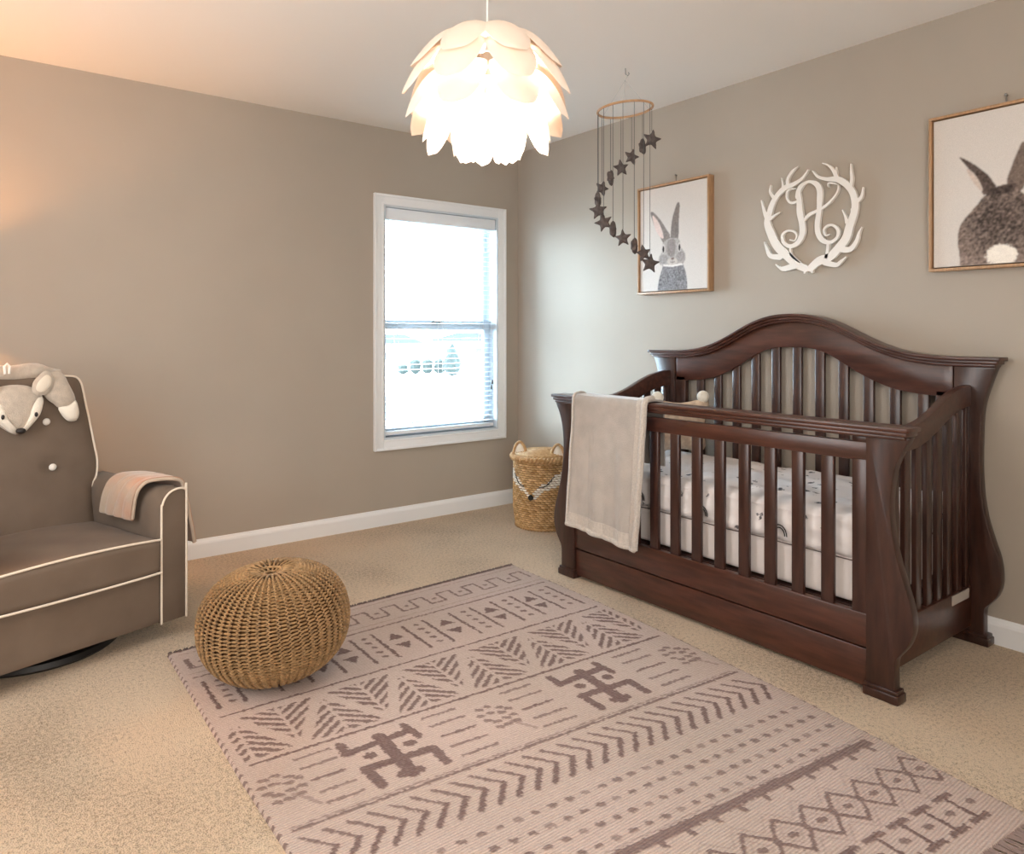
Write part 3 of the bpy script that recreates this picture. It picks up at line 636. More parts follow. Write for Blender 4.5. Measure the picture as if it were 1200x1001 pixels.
def put(mask, val=1.): D[mask] = np.maximum(D[mask], val)
def seg(a, b, w, val=1.):
    a = np.array(a, float); b = np.array(b, float); d = b - a; L = (d @ d) or 1e-9
    t = np.clip(((uj - a[0]) * d[0] + (vj - a[1]) * d[1]) / L, 0, 1)
    put((uj - a[0] - t * d[0]) ** 2 + (vj - a[1] - t * d[1]) ** 2 < (w / 2) ** 2, val)
def rect(a, b, c, d, val=1.): put((uj > a) & (uj < b) & (vj > c) & (vj < d), val)
def segs(pts, w, val=1.):
    for a, b in zip(pts, pts[1:]): seg(a, b, w, val)
rect(0, 1.6, -1, .010, 1.2)
put((uj < .006) & (np.sin(v * 160) > .3), .9); put((uj > 1.594) & (np.sin(v * 160) > .3), .9)
# meander row
for k in range(-1, 12):
    c = 1.185 + .1375 * (k - 8); P = [(c - .0685, .100), (c - .036, .100), (c - .036, .190), (c + .036, .190), (c + .036, .100), (c + .0690, .100)]
    P = [(min(max(a, .04), 1.56), b) for a, b in P]; segs(P, .010, .9)
    if .06 < c < 1.54: seg((c, .145), (c + .001, .145), .020, .8)
rect(.02, 1.58, .036, .042, .35); rect(.02, 1.58, .235, .241, .35); rect(.03, 1.565, .272, .281, .9)
# bars, dots and triangles
bars = [.05, .13, .245, .345, .46, .575, .662, .793, .889, 1.011, 1.114, 1.221, 1.327, 1.43, 1.535]
for i, b in enumerate(bars):
    rect(b - .006, b + .006, .322, .568)
    if i + 1 < len(bars):
        c = (b + bars[i + 1]) / 2
        if i % 2 == (0 if i < 4 else 1) or b in (.05, .245):
            for q in range(5): seg((c - .004 * (q % 2) + .002, .345 + q * .046), (c + .008, .349 + q * .046), .017, .9)
        else:
            w_ = .031
            put((vj > .365) & (vj < .418) & (np.abs(uj - c) < w_ * (vj - .362) / .05 * .95)); put((vj > .462) & (vj < .514) & (np.abs(uj - c) < w_ * (.517 - vj) / .05 * .95))
rect(.035, 1.56, .617, .626)
# chevron triangles
for k in range(-2, 14):
    c = .325 + .1345 * (k - 1) + .0; down = (k % 2 == 0)
    if c < .05 or c > 1.56: continue
    h = (vj - .665) / .265; 
    q = np.abs(uj - c)
    if down: inside = (h > 0) & (h < 1) & (q < .120 * (1 - h) + .008); ph = (vj + 0 * q - .9 * (.12 - q)) 
    else: inside = (h > 0) & (h < 1) & (q < .120 * h + .008); ph = (vj + .9 * (.12 - q))
    st = ((ph / .040) % 1.0) < .52
    gap = q > .006
    edge = np.abs(q - (.120 * (1 - h) if down else .120 * h)) > .012
    put(inside & st & gap & edge & (uj > .03) & (uj < 1.565), .95)
rect(.035, 1.56, .951, .962)
# figures, lines and flowers
def fig(o):
    for a, b, w_ in (((1.002, 1.0), (1.002, 1.058), .028), ((1.0, 1.056), (1.19, 1.040), .030), ((1.197, 1.0), (1.207, 1.082), .026), ((1.112, 1.02), (1.108, 1.245), .040), ((1.015, 1.158), (1.208, 1.164), .032), ((1.014, 1.158), (1.018, 1.252), .030), ((1.209, 1.166), (1.209, 1.248), .030), ((1.048, 1.100), (1.054, 1.103), .034), ((1.166, 1.103), (1.172, 1.104), .034), ((1.085, 1.235), (1.130, 1.240), .034)):
        seg((a[0] + o, a[1]), (b[0] + o, b[1]), w_)
fig(0); fig(-.733)
for (a, b) in ((.140, .242), (.522, .641), (.802, .926), (1.278, 1.410)):
    for q, vv in enumerate((1.0, 1.056, 1.126, 1.189, 1.246)): rect(a, b, vv - .0055, vv + .0055, .95 if q in (2,) else .8)
def flower(c):
    for (a, b) in ((-.03, -.07), (0, -.075), (.03, -.05), (-.045, -.035), (-.012, -.035), (.02, -.02), (.05, -.03), (-.04, .0), (-.02, .02), (.015, .015), (.045, .01), (-.03, .05), (.0, .05), (.03, .045)):
        seg((c + a, 1.12 + b), (c + a + .012, 1.12 + b + .004), .017, .8)
    segs([(c + .02, 1.16), (c + .045, 1.20), (c + .06, 1.235)], .012, .5)
flower(.068); flower(.719); flower(1.496)
rect(.03, 1.57, 1.292, 1.298, .6); rect(.03, 1.57, 1.303, 1.314, .9)
# arrow row
for k in range(-9, 20):
    c = .492 + .0565 * k
    if c < .02 or c > 1.54: continue
    seg((c, 1.342), (min(c + .058, 1.585), 1.412), .011, .9); seg((min(c + .058, 1.585), 1.412), (c + .002, 1.478), .015)
# dots
for r_, vv in enumerate((1.552, 1.609, 1.666, 1.721)):
    for k in range(30):
        c = 1.53 - .0518 * k
        if c > .04 and not (r_ == 3 and k < 2): seg((c - .004, vv), (c + .005, vv + .002), .015 + .003 * ((k * 7 + r_) % 3) / 2, .85 if (k + r_) % 4 else .65)
rect(.03, 1.57, 1.746, 1.750, .5); rect(.03, 1.555, 1.756, 1.785, .9)
for k in range(18): rect(1.525 - .089 * k - .008, 1.525 - .089 * k + .008, 1.78, 1.808, .9)
# diamonds
for k in range(15):
    c = 1.552 - .1075 * k; q = np.abs(np.abs(uj - c) / .060 + np.abs(vj - 1.940) / .070 - 1)
    put((q < .13) & (uj > .03) & (uj < 1.585), .9); seg((c - .006, 1.94), (c + .006, 1.942), .020, .85)
    put((q < .55) & (q > .42) & (np.abs(uj - c) < .05), .25)
# I motifs
for k in range(15):
    c = 1.475 - .1 * k
    if c < .05: continue
    rect(c - .040, c + .036, 2.050, 2.070, .9); rect(c - .036, c + .040, 2.158, 2.178, .9); seg((c, 2.06), (c, 2.17), .013)
    seg((c + .046, 2.112), (c + .056, 2.114), .022, .8)
tex = .92 + .16 * rng.rand(NV, NU); tex *= (1 + .05 * np.sin(v * 2 * PI / .0125))
# faded pinkish and greyish areas of the weave
low = np.zeros_like(u)
for a, b, p, q in ((5, 3, .3, 1), (9, 7, 2, .4), (3, 11, 1, 5)): low += np.sin(u * a + p + 1.3 * np.sin(v * b + q))
low /= 3
light = np.array(lin((196, 176, 166))); light2 = np.array(lin((186, 168, 156))); dark = np.array(lin((112, 90, 86)))
t = np.clip(low * .5 + .5, 0, 1)[..., None]
base = light * t + light2 * (1 - t)
Dk = np.clip(D * (.80 + .25 * rng.rand(NV, NU)), 0, 1)[..., None]
col = (base * (1 - Dk) + dark * Dk) * tex[..., None]
xx, yy = rugpt(U, Vv); zz = .0085 + .0018 * np.clip(D, 0, 1) + .0006 * rng.rand(NV, NU)
zz[0, :] = zz[-1, :] = .001; zz[:, 0] = zz[:, -1] = .001
pts = np.stack([xx, yy, zz], -1).reshape(-1, 3)
idx = np.arange(NV * NU).reshape(NV, NU); quads = np.stack([idx[:-1, :-1], idx[1:, :-1], idx[1:, 1:], idx[:-1, 1:]], -1).reshape(-1, 4)
me = bpy.data.meshes.new('weave'); me.from_pydata(pts.tolist(), [], quads.tolist()); me.materials.append(M['rug'])
rug = thing('area_rug', 'large flat-woven dusty pink rug with dark geometric tribal bands', 'rug', (-1.75, -2.25, 0))
wo = bpy.data.objects.new('weave', me); C.objects.link(wo); wo.parent = rug; me.transform(Matrix.Translation((1.75, 2.25, 0)))
set_col(wo, np.concatenate([col.reshape(-1, 3), np.ones((NV * NU, 1))], 1))
me.polygons.foreach_set('use_smooth', [True] * len(me.polygons))
# fringe at the near end, whipped tufts at the far end
bm = bmesh.new()
for k in range(170):
    U_ = (k + .5) / 170; x, y = rugpt(U_, 2.25); x2 = x + rng.randn() * .006 - .004; L_ = .055 + rng.rand() * .02
    for j in range(2):
        dx = rng.randn() * .004
        sweep(bm, [(x + dx, y + .004, .007), (x + dx * 2, y - L_ * .5, .006 + rng.rand() * .004), (x2 + dx * 3, y - L_, .004)], [.0022, .0022, .0012], 4)
fr_ = ob('fringe', bm, mat('fringe_yarn', (130, 112, 106), .95), rug); fr_['kind'] = 'stuff'
bm = bmesh.new()
for k in range(150):
    U_ = (k + .5) / 150; x, y = rugpt(U_, 0.0); sweep(bm, [(x, y - .004, .008), (x + rng.randn() * .003, y + .008, .009), (x + rng.randn() * .004, y + .016, .004)], [.004, .0045, .002], 5)
fr_ = ob('whipped_edge', bm, mat('edge_yarn', (104, 90, 84), .95, var=.4, vscale=60), rug); fr_['kind'] = 'stuff'

# ---------------------------------------------------------------- knitted pouf
PC = Vector((-2.262, -1.545, .190)); PR, PH = .247, .179
pf = thing('knitted_pouf', 'round tan chunky knitted pouf standing on the rug corner', 'pouf', (PC.x, PC.y, .011))
tilt = Matrix.Rotation(math.radians(4), 4, RT) @ Matrix.Rotation(math.radians(-3), 4, FW)
def pouf_pt(a, ph, off=0):
    # ph -pi/2..pi/2, superellipse profile, dimple at the poles
    e = .80; c, s = max(0.0, math.cos(ph)), math.sin(ph)
    R = PR * c ** e; Z = PH * math.copysign(abs(s) ** .88, s) - math.copysign(.020 * math.exp(-(R / .05) ** 2), s)
    n = Vector((math.cos(a) * c / PR, math.sin(a) * c / PR, s / PH)).normalized()
    p = Vector((R * math.cos(a), R * math.sin(a), Z)) + n * off
    p = tilt @ p; return Vector((PC.x + p.x, PC.y + p.y, max(PC.z + p.z, .012)))
V, F = grid(lambda a, b: pouf_pt(2 * PI * a, -PI / 2 + PI * b, -.010), 64, 40, True)
ob('inner_body', (V, F), 'knitcore', pf)
NC, NR = 48, 60; V, F = [], []
ts = np.linspace(-PI / 2, PI / 2, 600); P_ = [pouf_pt(0, t) for t in ts]; arc = np.concatenate([[0], np.cumsum([(P_[i + 1] - P_[i]).length for i in range(599)])])
rowph = np.interp(np.linspace(0, arc[-1], NR + 1), arc, ts)
def ring_pts(c0, s, up_, r, n, sq=1):
    for j in range(n):
        an = 2 * PI * j / n; V.append(c0 + s * (r * math.cos(an)) + up_ * (r * sq * math.sin(an)))
def chain(pts, nrms, rad, n=6):
    b0 = len(V)
    for i, p in enumerate(pts):
        d = (pts[min(i + 1, len(pts) - 1)] - pts[max(i - 1, 0)]).normalized(); s = d.cross(nrms[i]).normalized(); ring_pts(p, s, s.cross(d), rad[i], n)
    for i in range(len(pts) - 1):
        for j in range(n): F.append((b0 + i * n + j, b0 + i * n + (j + 1) % n, b0 + (i + 1) * n + (j + 1) % n, b0 + (i + 1) * n + j))
def nrm_at(a, ph):
    d = pouf_pt(a, ph, .01) - pouf_pt(a, ph, 0); return d.normalized() if d.length > 1e-7 else Vector((0, 0, 1))
DA = 2 * PI / NC
for c in range(NC):
    a0 = DA * c; pts, nm, rad = [], [], []
    # raised zigzag chain of stitches
    for r in range(NR * 2 + 1):
        ph = float(np.interp(r / 2, range(NR + 1), rowph)); k = max(0.0, math.cos(ph)) ** .8
        if k < (.30 if c % 2 else .16 if c % 4 else .05): continue
        a = a0 + DA * .17 * (1 if (r // 1) % 2 else -1) * min(1, k * 2)
        pts.append(pouf_pt(a, ph, .0035)); nm.append(nrm_at(a, ph)); rad.append((.0050 if r % 2 else .0041) * (.62 + .38 * min(1, k * 1.3)))
    chain(pts, nm, rad)
    # recessed rungs between two chains
    for r in range(NR):
        ph = (rowph[r] + rowph[r + 1]) / 2; k = max(0.0, math.cos(ph)) ** .8
        if k < .34: continue
        q, nn, rr = [], [], []
        for t, h, w_ in ((.14, -.001, .6), (.32, -.0035, 1), (.5, -.0055 + .003 * (r % 2), 1), (.68, -.0035, 1), (.86, -.001, .6)):
            a = a0 + DA * t; q.append(pouf_pt(a, ph + (t - .5) * .010 * (1 if r % 2 else -1), h)); nn.append(nrm_at(a, ph)); rr.append(.0040 * w_)
        chain(q, nn, rr, 5)
kn = ob('knitted_cover', (V, F), 'knit', pf); kn['kind'] = 'stuff'
ob('gathered_centre', tube([pouf_pt(t * 9, PI / 2 - .02 - .10 * t, .003) for t in np.linspace(0, 1, 40)], .0045, 6), 'knit', pf)
# ---------------------------------------------------------------- glider armchair
CH = thing('glider_armchair', 'grey velour swivel glider armchair with white piping at the left', 'armchair', (-2.419, -.996, 0), math.atan2(.2996, .954))
W = .77
def L(name, geo, m, parent=CH, **k): return ob(name, geo, m, parent, local=True, **k)
L('swivel_base', lathe([(0, 0), (.27, 0), (.285, .012), (.28, .03), (.10, .045), (.09, .075), (0, .075)], 40, (-W / 2, .36, 0)), 'black', label='black round swivel base')
L('seat_base', soft(-W + .098, -.098, .004, .70, .07, .272, .014, 12), 'velour')
# seat cushion: crowned, slightly bowed at the front
bm = soft(-W + .098, -.098, -.012, .52, .266, .392, .028, 36, 0, 0, 0)
def cush_crown(x): return .016 * max(0, 1 - ((x + W / 2) / .30) ** 2)
for q in bm.verts:
    if q.co.z > .33: q.co.z += cush_crown(q.co.x) + .006 * mn.noise(q.co * 7)
    if q.co.y < .1: q.co.y -= .012 * max(0, 1 - ((q.co.x + W / 2) / .3) ** 2)
cs = L('seat_cushion', bm, 'velour')
def frontline(z, dy=0, crown=True):
    return [(x, -.014 - .012 * max(0, 1 - ((x + W / 2) / .3) ** 2) + dy, z + (cush_crown(x) if crown else 0)) for x in np.linspace(-W + .104, -.104, 40)]
L('piping', tube(frontline(.391, .010), .0044, 8), 'piping', cs); L('piping', tube(frontline(.270, .004, False), .0044, 8), 'piping', cs)
# arms
for s in (0, 1):
    def fx(x): return x if s == 0 else -W - x
    prof = [(0, .07), (.001, .40), (0, .555), (-.004, .568), (-.02, .575), (-.045, .574), (-.068, .565), (-.086, .547), (-.097, .52), (-.100, .48), (-.100, .07)]
    sp = prof
    bm = prism([(fx(x), z) for x, z in sp], 'y', 0, .62, .006, 2)
    a = L('arm', bm, 'velour', auto=50)
    # padded roll swelling inwards behind the front panel
    pr_ = [(-.010, .36), (-.006, .56), (-.03, .585), (-.070, .586), (-.100, .570), (-.116, .54), (-.120, .49), (-.114, .43), (-.106, .38), (-.09, .36)]
    def roll(uu, vv):  # outline swept front to back
        P = smooth_poly([Vector((x, z)) for x, z in pr_], 3); p = P[int(uu * len(P)) % len(P)]; c = Vector((-.07, .49)); k = 1 - .45 * math.exp(-((vv) / .06) ** 2) - .18 * vv
        q_ = c + (p - c) * k; return Vector((fx(q_.x), .006 + .49 * vv, q_.y - .02 * vv))
    V, F = grid(roll, 30, 24, True); F.append(tuple(range(30))); F.append(tuple(range(23 * 30, 24 * 30))[::-1])
    L('arm_pad', (V, F), 'velour', a)
    L('piping', tube([(fx(x), -.002, z) for x, z in smooth_line([Vector((a_, b_, 0)) for a_, b_ in prof[1:]], 3) and [(v_.x, v_.y) for v_ in smooth_line([Vector((a_, b_, 0)) for a_, b_ in [(0, .07)] + prof[2:]], 4)]], .0042, 8), 'piping', a)
# back
def ytilt(z): return .5 + .2 * (z - .38)
edge = [(-.100, .27), (-.095, .38), (-.095, .46), (-.091, .532), (-.073, .572), (-.064, .630), (-.070, .700), (-.080, .800), (-.089, .880), (-.094, .930), (-.101, .968), (-.120, .990), (-.160, .996)]
E2 = [(v_.x, v_.y) for v_ in smooth_line([Vector((a, b, 0)) for a, b in edge], 4)]
out = E2 + [(-W / 2, 1.004)] + [(-W - x, z) for x, z in E2[::-1]]
bts = [(-.250, .632), (-.258, .815), (-W + .250, .632), (-W + .258, .815)]
def bmap(x, z, h):
    # h>0 towards the sitter (front)
    d = sum(math.exp(-((x - a) ** 2 + (z - b) ** 2) / .0012) for a, b in bts) * .014 if h > 0 else 0
    return Vector((x, ytilt(z) - h + d + .03, z))
bmk = pillow(out, bmap, .040, 0, 14, 1, c=(-W / 2, .64)); 
bk_ = L('backrest', bmk, 'velour')
# thickness of the back shell behind the front face
def shell(uu, vv):
    p = out[int(uu * len(out)) % len(out)]; k = 1 - .06 * vv
    cx, cz = -W / 2, .64; return Vector((cx + (p[0] - cx) * k, ytilt(p[1]) + .03 + .13 * vv, cz + (p[1] - cz) * k))
V, F = grid(shell, len(out), 8, True); F.append(tuple(range(7 * len(out), 8 * len(out)))); L('back_shell', (V, F), 'velour', bk_)
L('piping', tube([bmap(x, z, 0) + Vector((.001, -.004, 0)) for x, z in out], .0044, 8), 'piping', bk_)
for x, z in bts: L('button', ball((x, ytilt(z) - .002, z), .0145, (1, .6, 1), 14, 8), 'button', bk_)

# ---------------------------------------------------------------- plush fox draped over the chair back
fox = thing('plush_fox', 'grey and cream plush fox draped over the top of the armchair back', 'plush toy', wmat(CH) @ Vector((-.30, ytilt(.8) - .03, .80)), CH.rotation_euler.z)
CHM = wmat(CH)
def onback(off):
    return lambda x, z, h: CHM @ Vector((x, ytilt(z) - .012 - off - h, z))
def mir(P, c=-.373): return P + [(2 * c - x, z) for x, z in P[::-1]]
head = [(-.373, .777), (-.348, .788), (-.315, .815), (-.291, .844), (-.276, .887), (-.270, .918), (-.290, .945), (-.322, .965), (-.373, .972)]
headf = head[:-1] + [(-.373, .972)] + [(-.746 - x, z) for x, z in head[1:-1][::-1]]
hd_ = ob('head', pillow(headf, onback(.004), .042, .15, 7, 3, c=(-.373, .90)), 'plush', fox)
chk = [(-.292, .928), (-.274, .911), (-.279, .88), (-.293, .847), (-.322, .813), (-.350, .787), (-.371, .790), (-.356, .806), (-.340, .845), (-.333, .878), (-.315, .914)]
for sg in (0, 1):
    q = [(x if not sg else -.746 - x, z) for x, z in chk]
    ob('cheek', pillow(q, onback(.020), .026, .8, 5, 3), 'plushw', hd_)
    e = (-.315 if not sg else -.431, .853); ob('eye', ball(CHM @ Vector((e[0], ytilt(e[1]) - .058, e[1])), .0065, (1, 1, 1.5), 10, 8), 'noseb', hd_)
    er = [(-.316, .940), (-.312, .975), (-.295, .998), (-.265, 1.023), (-.242, 1.015), (-.233, .985), (-.238, .957), (-.262, .931), (-.294, .926)]
    ei = [(-.306, .952), (-.297, .978), (-.280, .996), (-.262, 1.008), (-.248, .999), (-.246, .980), (-.253, .962), (-.271, .945), (-.290, .940)]
    m_ = (lambda P: P) if not sg else (lambda P: [(-.746 - x, z) for x, z in P])
    ea = ob('ear', pillow(m_(er), onback(.030), .012, 1, 5, 3), 'plush', hd_)
    ob('ear_lining', pillow(m_(ei), onback(.040), .005, .6, 4, 3), 'plushin', ea)
ob('nose', ball(CHM @ Vector((-.373, ytilt(.793) - .056, .794)), .015, (1.15, .8, .8), 14, 10), 'noseb', hd_)
for sg in (0, 1):
    m_ = (lambda P: P) if not sg else (lambda P: [(-.746 - x, z) for x, z in P])
    arm = [(-.275, .95), (-.27, 1.0), (-.246, 1.014), (-.190, 1.012), (-.166, .963), (-.146, .900), (-.172, .872), (-.212, .868), (-.234, .888), (-.256, .908)]
    a = ob('paw', pillow(m_(arm), onback(.006), .026, .2, 6, 3), 'plush', fox)
    tip = [(-.216, .872), (-.180, .880), (-.146, .896), (-.137, .845), (-.150, .812), (-.182, .812), (-.204, .836)]
    ob('paw_tip', pillow(m_(tip), onback(.006), .026, .2, 6, 3), 'plushw', a)
# body rolled over the top edge of the back
bm = bmesh.new(); P = [CHM @ Vector((x, ytilt(1.0) + .055, 1.012 + .004 * math.sin(x * 40))) for x in np.linspace(-.60, -.165, 24)]
sweep(bm, P, [.012 + .026 * min(1, 5 * min(i, 23 - i) / 23) for i in range(24)], 14, squash=1)
ob('body', bm, 'plush', fox)
ob('hanging_loop', tube([CHM @ Vector((x, ytilt(1.0) + .0, z)) for x, z in ((-.392, 1.015), (-.395, 1.045), (-.385, 1.056), (-.376, 1.045), (-.378, 1.015))], .0045, 8), 'white', fox, label='small white fabric loop')

# ---------------------------------------------------------------- peach throw over the chair's right arm
pt = thing('peach_throw', 'folded peach and beige fleece throw over the right arm of the armchair', 'blanket', CHM @ Vector((-.07, .3, .60)), CH.rotation_euler.z)
def drape(u, v):
    path = [(-.142, .462), (-.145, .53), (-.134, .575), (-.108, .600), (-.075, .605), (-.030, .603), (.008, .590), (.020, .56), (.034, .50), (.048, .42), (.062, .335)]
    path = [(v_.x, v_.y) for v_ in smooth_line([Vector((a, b, 0)) for a, b in path], 5)]
    Ls = np.concatenate([[0], np.cumsum([math.dist(a, b) for a, b in zip(path, path[1:])])]); s = v * Ls[-1]
    x = float(np.interp(s, Ls, [p[0] for p in path])); z = float(np.interp(s, Ls, [p[1] for p in path]))
    y0 = .05 + .08 * max(0, 1 - v / .45); y1 = .27 + .09 * max(0, 1 - v / .45)
    y = y0 + (y1 - y0) * u; f = .006 * math.sin(u * 11 + v * 4) + .004 * mn.noise(Vector((u * 5, v * 5, 2)))
    return CHM @ Vector((x - abs(f) * (1 if v < .3 else -.6 if v > .6 else 0), y, z + abs(f) * (.5 if .2 < v < .6 else 0)))
cloth('fleece', drape, 30, 60, .010, 'peach', pt)
ob('hem', tube([drape(u_, 0) for u_ in np.linspace(0, 1, 24)], .009, 8), 'peach', pt)
ob('hem', tube([drape(0, v_) for v_ in np.linspace(0, 1, 50)], .007, 8), mat('fleece_hem', (190, 172, 154), .95), pt)

# ---------------------------------------------------------------- pendant lamp
LP = Vector(CAM) + FW * 2.14 + RT * (-29 / 856 * 2.14); LP.z = 1.885
pd = thing('pendant_lamp', 'white layered petal pendant lamp hanging lit from the ceiling', 'pendant lamp', (LP.x, LP.y, H))
ob('cord', tube([LP + Vector((0, 0, .10)), (LP.x, LP.y, H)], .0026, 8), 'white', pd)
ob('ceiling_rose', lathe([(0, 0), (.05, 0), (.048, -.012), (.012, -.03), (0, -.03)], 24, (LP.x, LP.y, H)), 'white', pd)
ob('lamp_holder', lathe([(0, .13), (.02, .125), (.022, .07), (.03, .06), (.03, .035), (0, .035)], 16, LP), 'white', pd)
for z_, R_ in ((.10, .05), (-.02, .075), (-.10, .05)):
    fr2 = ob('inner_ring', tube([LP + Vector((R_ * math.cos(t), R_ * math.sin(t), z_)) for t in np.linspace(0, 2 * PI, 32, endpoint=False)], .0022, 6, True), 'white', pd)
tiers = [ # P0, P1, P2 in (r, z); half width; count; phase
    ((.040, .120), (.112, .236), (.232, .040), .066, 8, .5),
    ((.045, .095), (.175, .175), (.256, -.040), .070, 8, .5),
    ((.060, .050), (.190, .090), (.248, -.108), .070, 8, .56),
    ((.070, -.005), (.165, .010), (.196, -.170), .060, 8, .5),
    ((.060, -.055), (.115, -.080), (.098, -.198), .034, 8, .25),
    ((.030, -.080), (.060, -.130), (.046, -.207), .025, 6, .2)]
cam_az = math.atan2(-FW.y, -FW.x)
for (P0, P1, P2, hw, n_, ph) in tiers:
    me1 = None
    for k in range(n_):
        if me1 is None:
            def petal(a, b):
                # b along, a across
                t_ = a * 2 - 1; b2 = b
                r_ = (1 - b2) ** 2 * P0[0] + 2 * b2 * (1 - b2) * P1[0] + b2 ** 2 * P2[0]; z_ = (1 - b2) ** 2 * P0[1] + 2 * b2 * (1 - b2) * P1[1] + b2 ** 2 * P2[1]
                wd = hw * (.15 + .85 * math.sin(min(1, b2 / .55) * PI / 2)) * (1 if b2 < .68 else math.sqrt(max(.0, 1 - ((b2 - .68) / .32) ** 2.2)))
                tr, tz = 2 * (1 - b2) * (P1[0] - P0[0]) + 2 * b2 * (P2[0] - P1[0]), 2 * (1 - b2) * (P1[1] - P0[1]) + 2 * b2 * (P2[1] - P1[1]); l_ = math.hypot(tr, tz)
                nr, nz = -tz / l_, tr / l_
                if nr * 1 + nz * .5 < 0: nr, nz = -nr, -nz
                cv = -.30 * wd * t_ * t_
                return Vector((r_ + nr * cv, t_ * wd, z_ + nz * cv))
            V, F = grid(petal, 13, 26); bm = bmesh.new(); vs = [bm.verts.new(p) for p in V]
            for f in F: bm.faces.new([vs[i] for i in f])
            bmesh.ops.remove_doubles(bm, verts=bm.verts, dist=1e-5)
            p_ = ob('petal', bm, 'petal', pd, local=True, auto=80); me1 = p_.data
        else:
            p_ = bpy.data.objects.new('petal', me1); C.objects.link(p_); p_.parent = pd
        p_.location = (0, 0, LP.z - H); p_.rotation_euler = (0, 0, cam_az + 2 * PI * (k + ph) / n_)
ob('bulb', ball(LP + Vector((0, 0, -.005)), .034, (1, 1, 1.2)), 'bulb', pd, label='glowing warm bulb')

# ---------------------------------------------------------------- floor lamp just outside the frame at the left (its glow is in the picture)
FL = Vector((-3.42, -.24, 0))
fl_ = thing('floor_lamp', 'floor lamp with linen drum shade behind the armchair, mostly out of view', 'floor lamp', FL)
ob('base', lathe([(0, 0), (.13, 0), (.13, .015), (.03, .03), (0, .03)], 32, FL), 'steel', fl_)
ob('pole', tube([FL + Vector((0, 0, .02)), FL + Vector((0, 0, 1.32))], .011, 12), 'steel', fl_)
ob('lamp_shade', lathe([(.195, 1.255), (.150, 1.46), (.148, 1.46), (.193, 1.255), (.195, 1.255)], 40, FL), 'shade', fl_)
ob('bulb', ball(FL + Vector((0, 0, 1.37)), .028), 'bulb2', fl_)

# ---------------------------------------------------------------- star mobile
MC = Vector((-.602, -1.606, 2.243)); mb = thing('star_mobile', 'baby mobile with spiral of dark felt stars on a wooden ring', 'mobile', (-.600, -1.607, H))
tl = math.radians(3)
def ringp(t, r=.13): return MC + RT * (r * math.cos(t)) + FW * (r * math.sin(t)) + Vector((0, 0, r * .09 * math.cos(t)))
ob('ring', tube([ringp(t) for t in np.linspace(0, 2 * PI, 64, endpoint=False)], .0058, 8, True), 'ring', mb)
hk = ob('ceiling_hook', tube([(-.6, -1.607, H), (-.6, -1.607, H - .028), (-.6 + .008, -1.607 - .008, H - .036), (-.6 + .012, -1.607 - .012, H - .028), (-.6 + .010, -1.607 - .010, H - .02)], .0022, 6), 'steel', mb)
for t in (.3, 2.4, 4.5): ob('thread', tube([ringp(t), MC + Vector((0, 0, .14)), (-.592, -1.615, H - .036)], .0009, 5), 'thread', mb)
ANG = [5, 41, 67, 90, 114, 140, 166, 187, 212, 236, 257, 280, 302, 323]
size = [.050, .042, .043, .044, .042, .040, .038, .046, .045, .042, .042, .041, .042, .048]
face = [.25, 1.1, .35, .3, 1.15, .5, 1.2, .1, -.1, 1.25, -.5, 1.2, .4, .1]
for i, (x, y, z) in enumerate(STARS):
    t = math.radians(ANG[i]); p = ringp(t); q = Vector((p.x, p.y, z))
    ob('string', tube([p, q + Vector((0, 0, size[i] * .8))], .0013, 5), 'string', mb)
    R = size[i]; a = cam_az + PI / 2 + face[i]; roll_ = (rng.rand() - .5) * .7
    ol = [((R if k % 2 == 0 else R * .50) * math.cos(PI / 2 + roll_ + k * PI / 5), (R if k % 2 == 0 else R * .50) * math.sin(PI / 2 + roll_ + k * PI / 5)) for k in range(10)]
    ex, ey = math.cos(a), math.sin(a)
    ob('star', pillow(ol, lambda u, v, h: Vector((q.x + ex * u - ey * h, q.y + ey * u + ex * h, q.z + v)), .015, 1, 5, 3, c=(0, 0)), 'felt', mb)

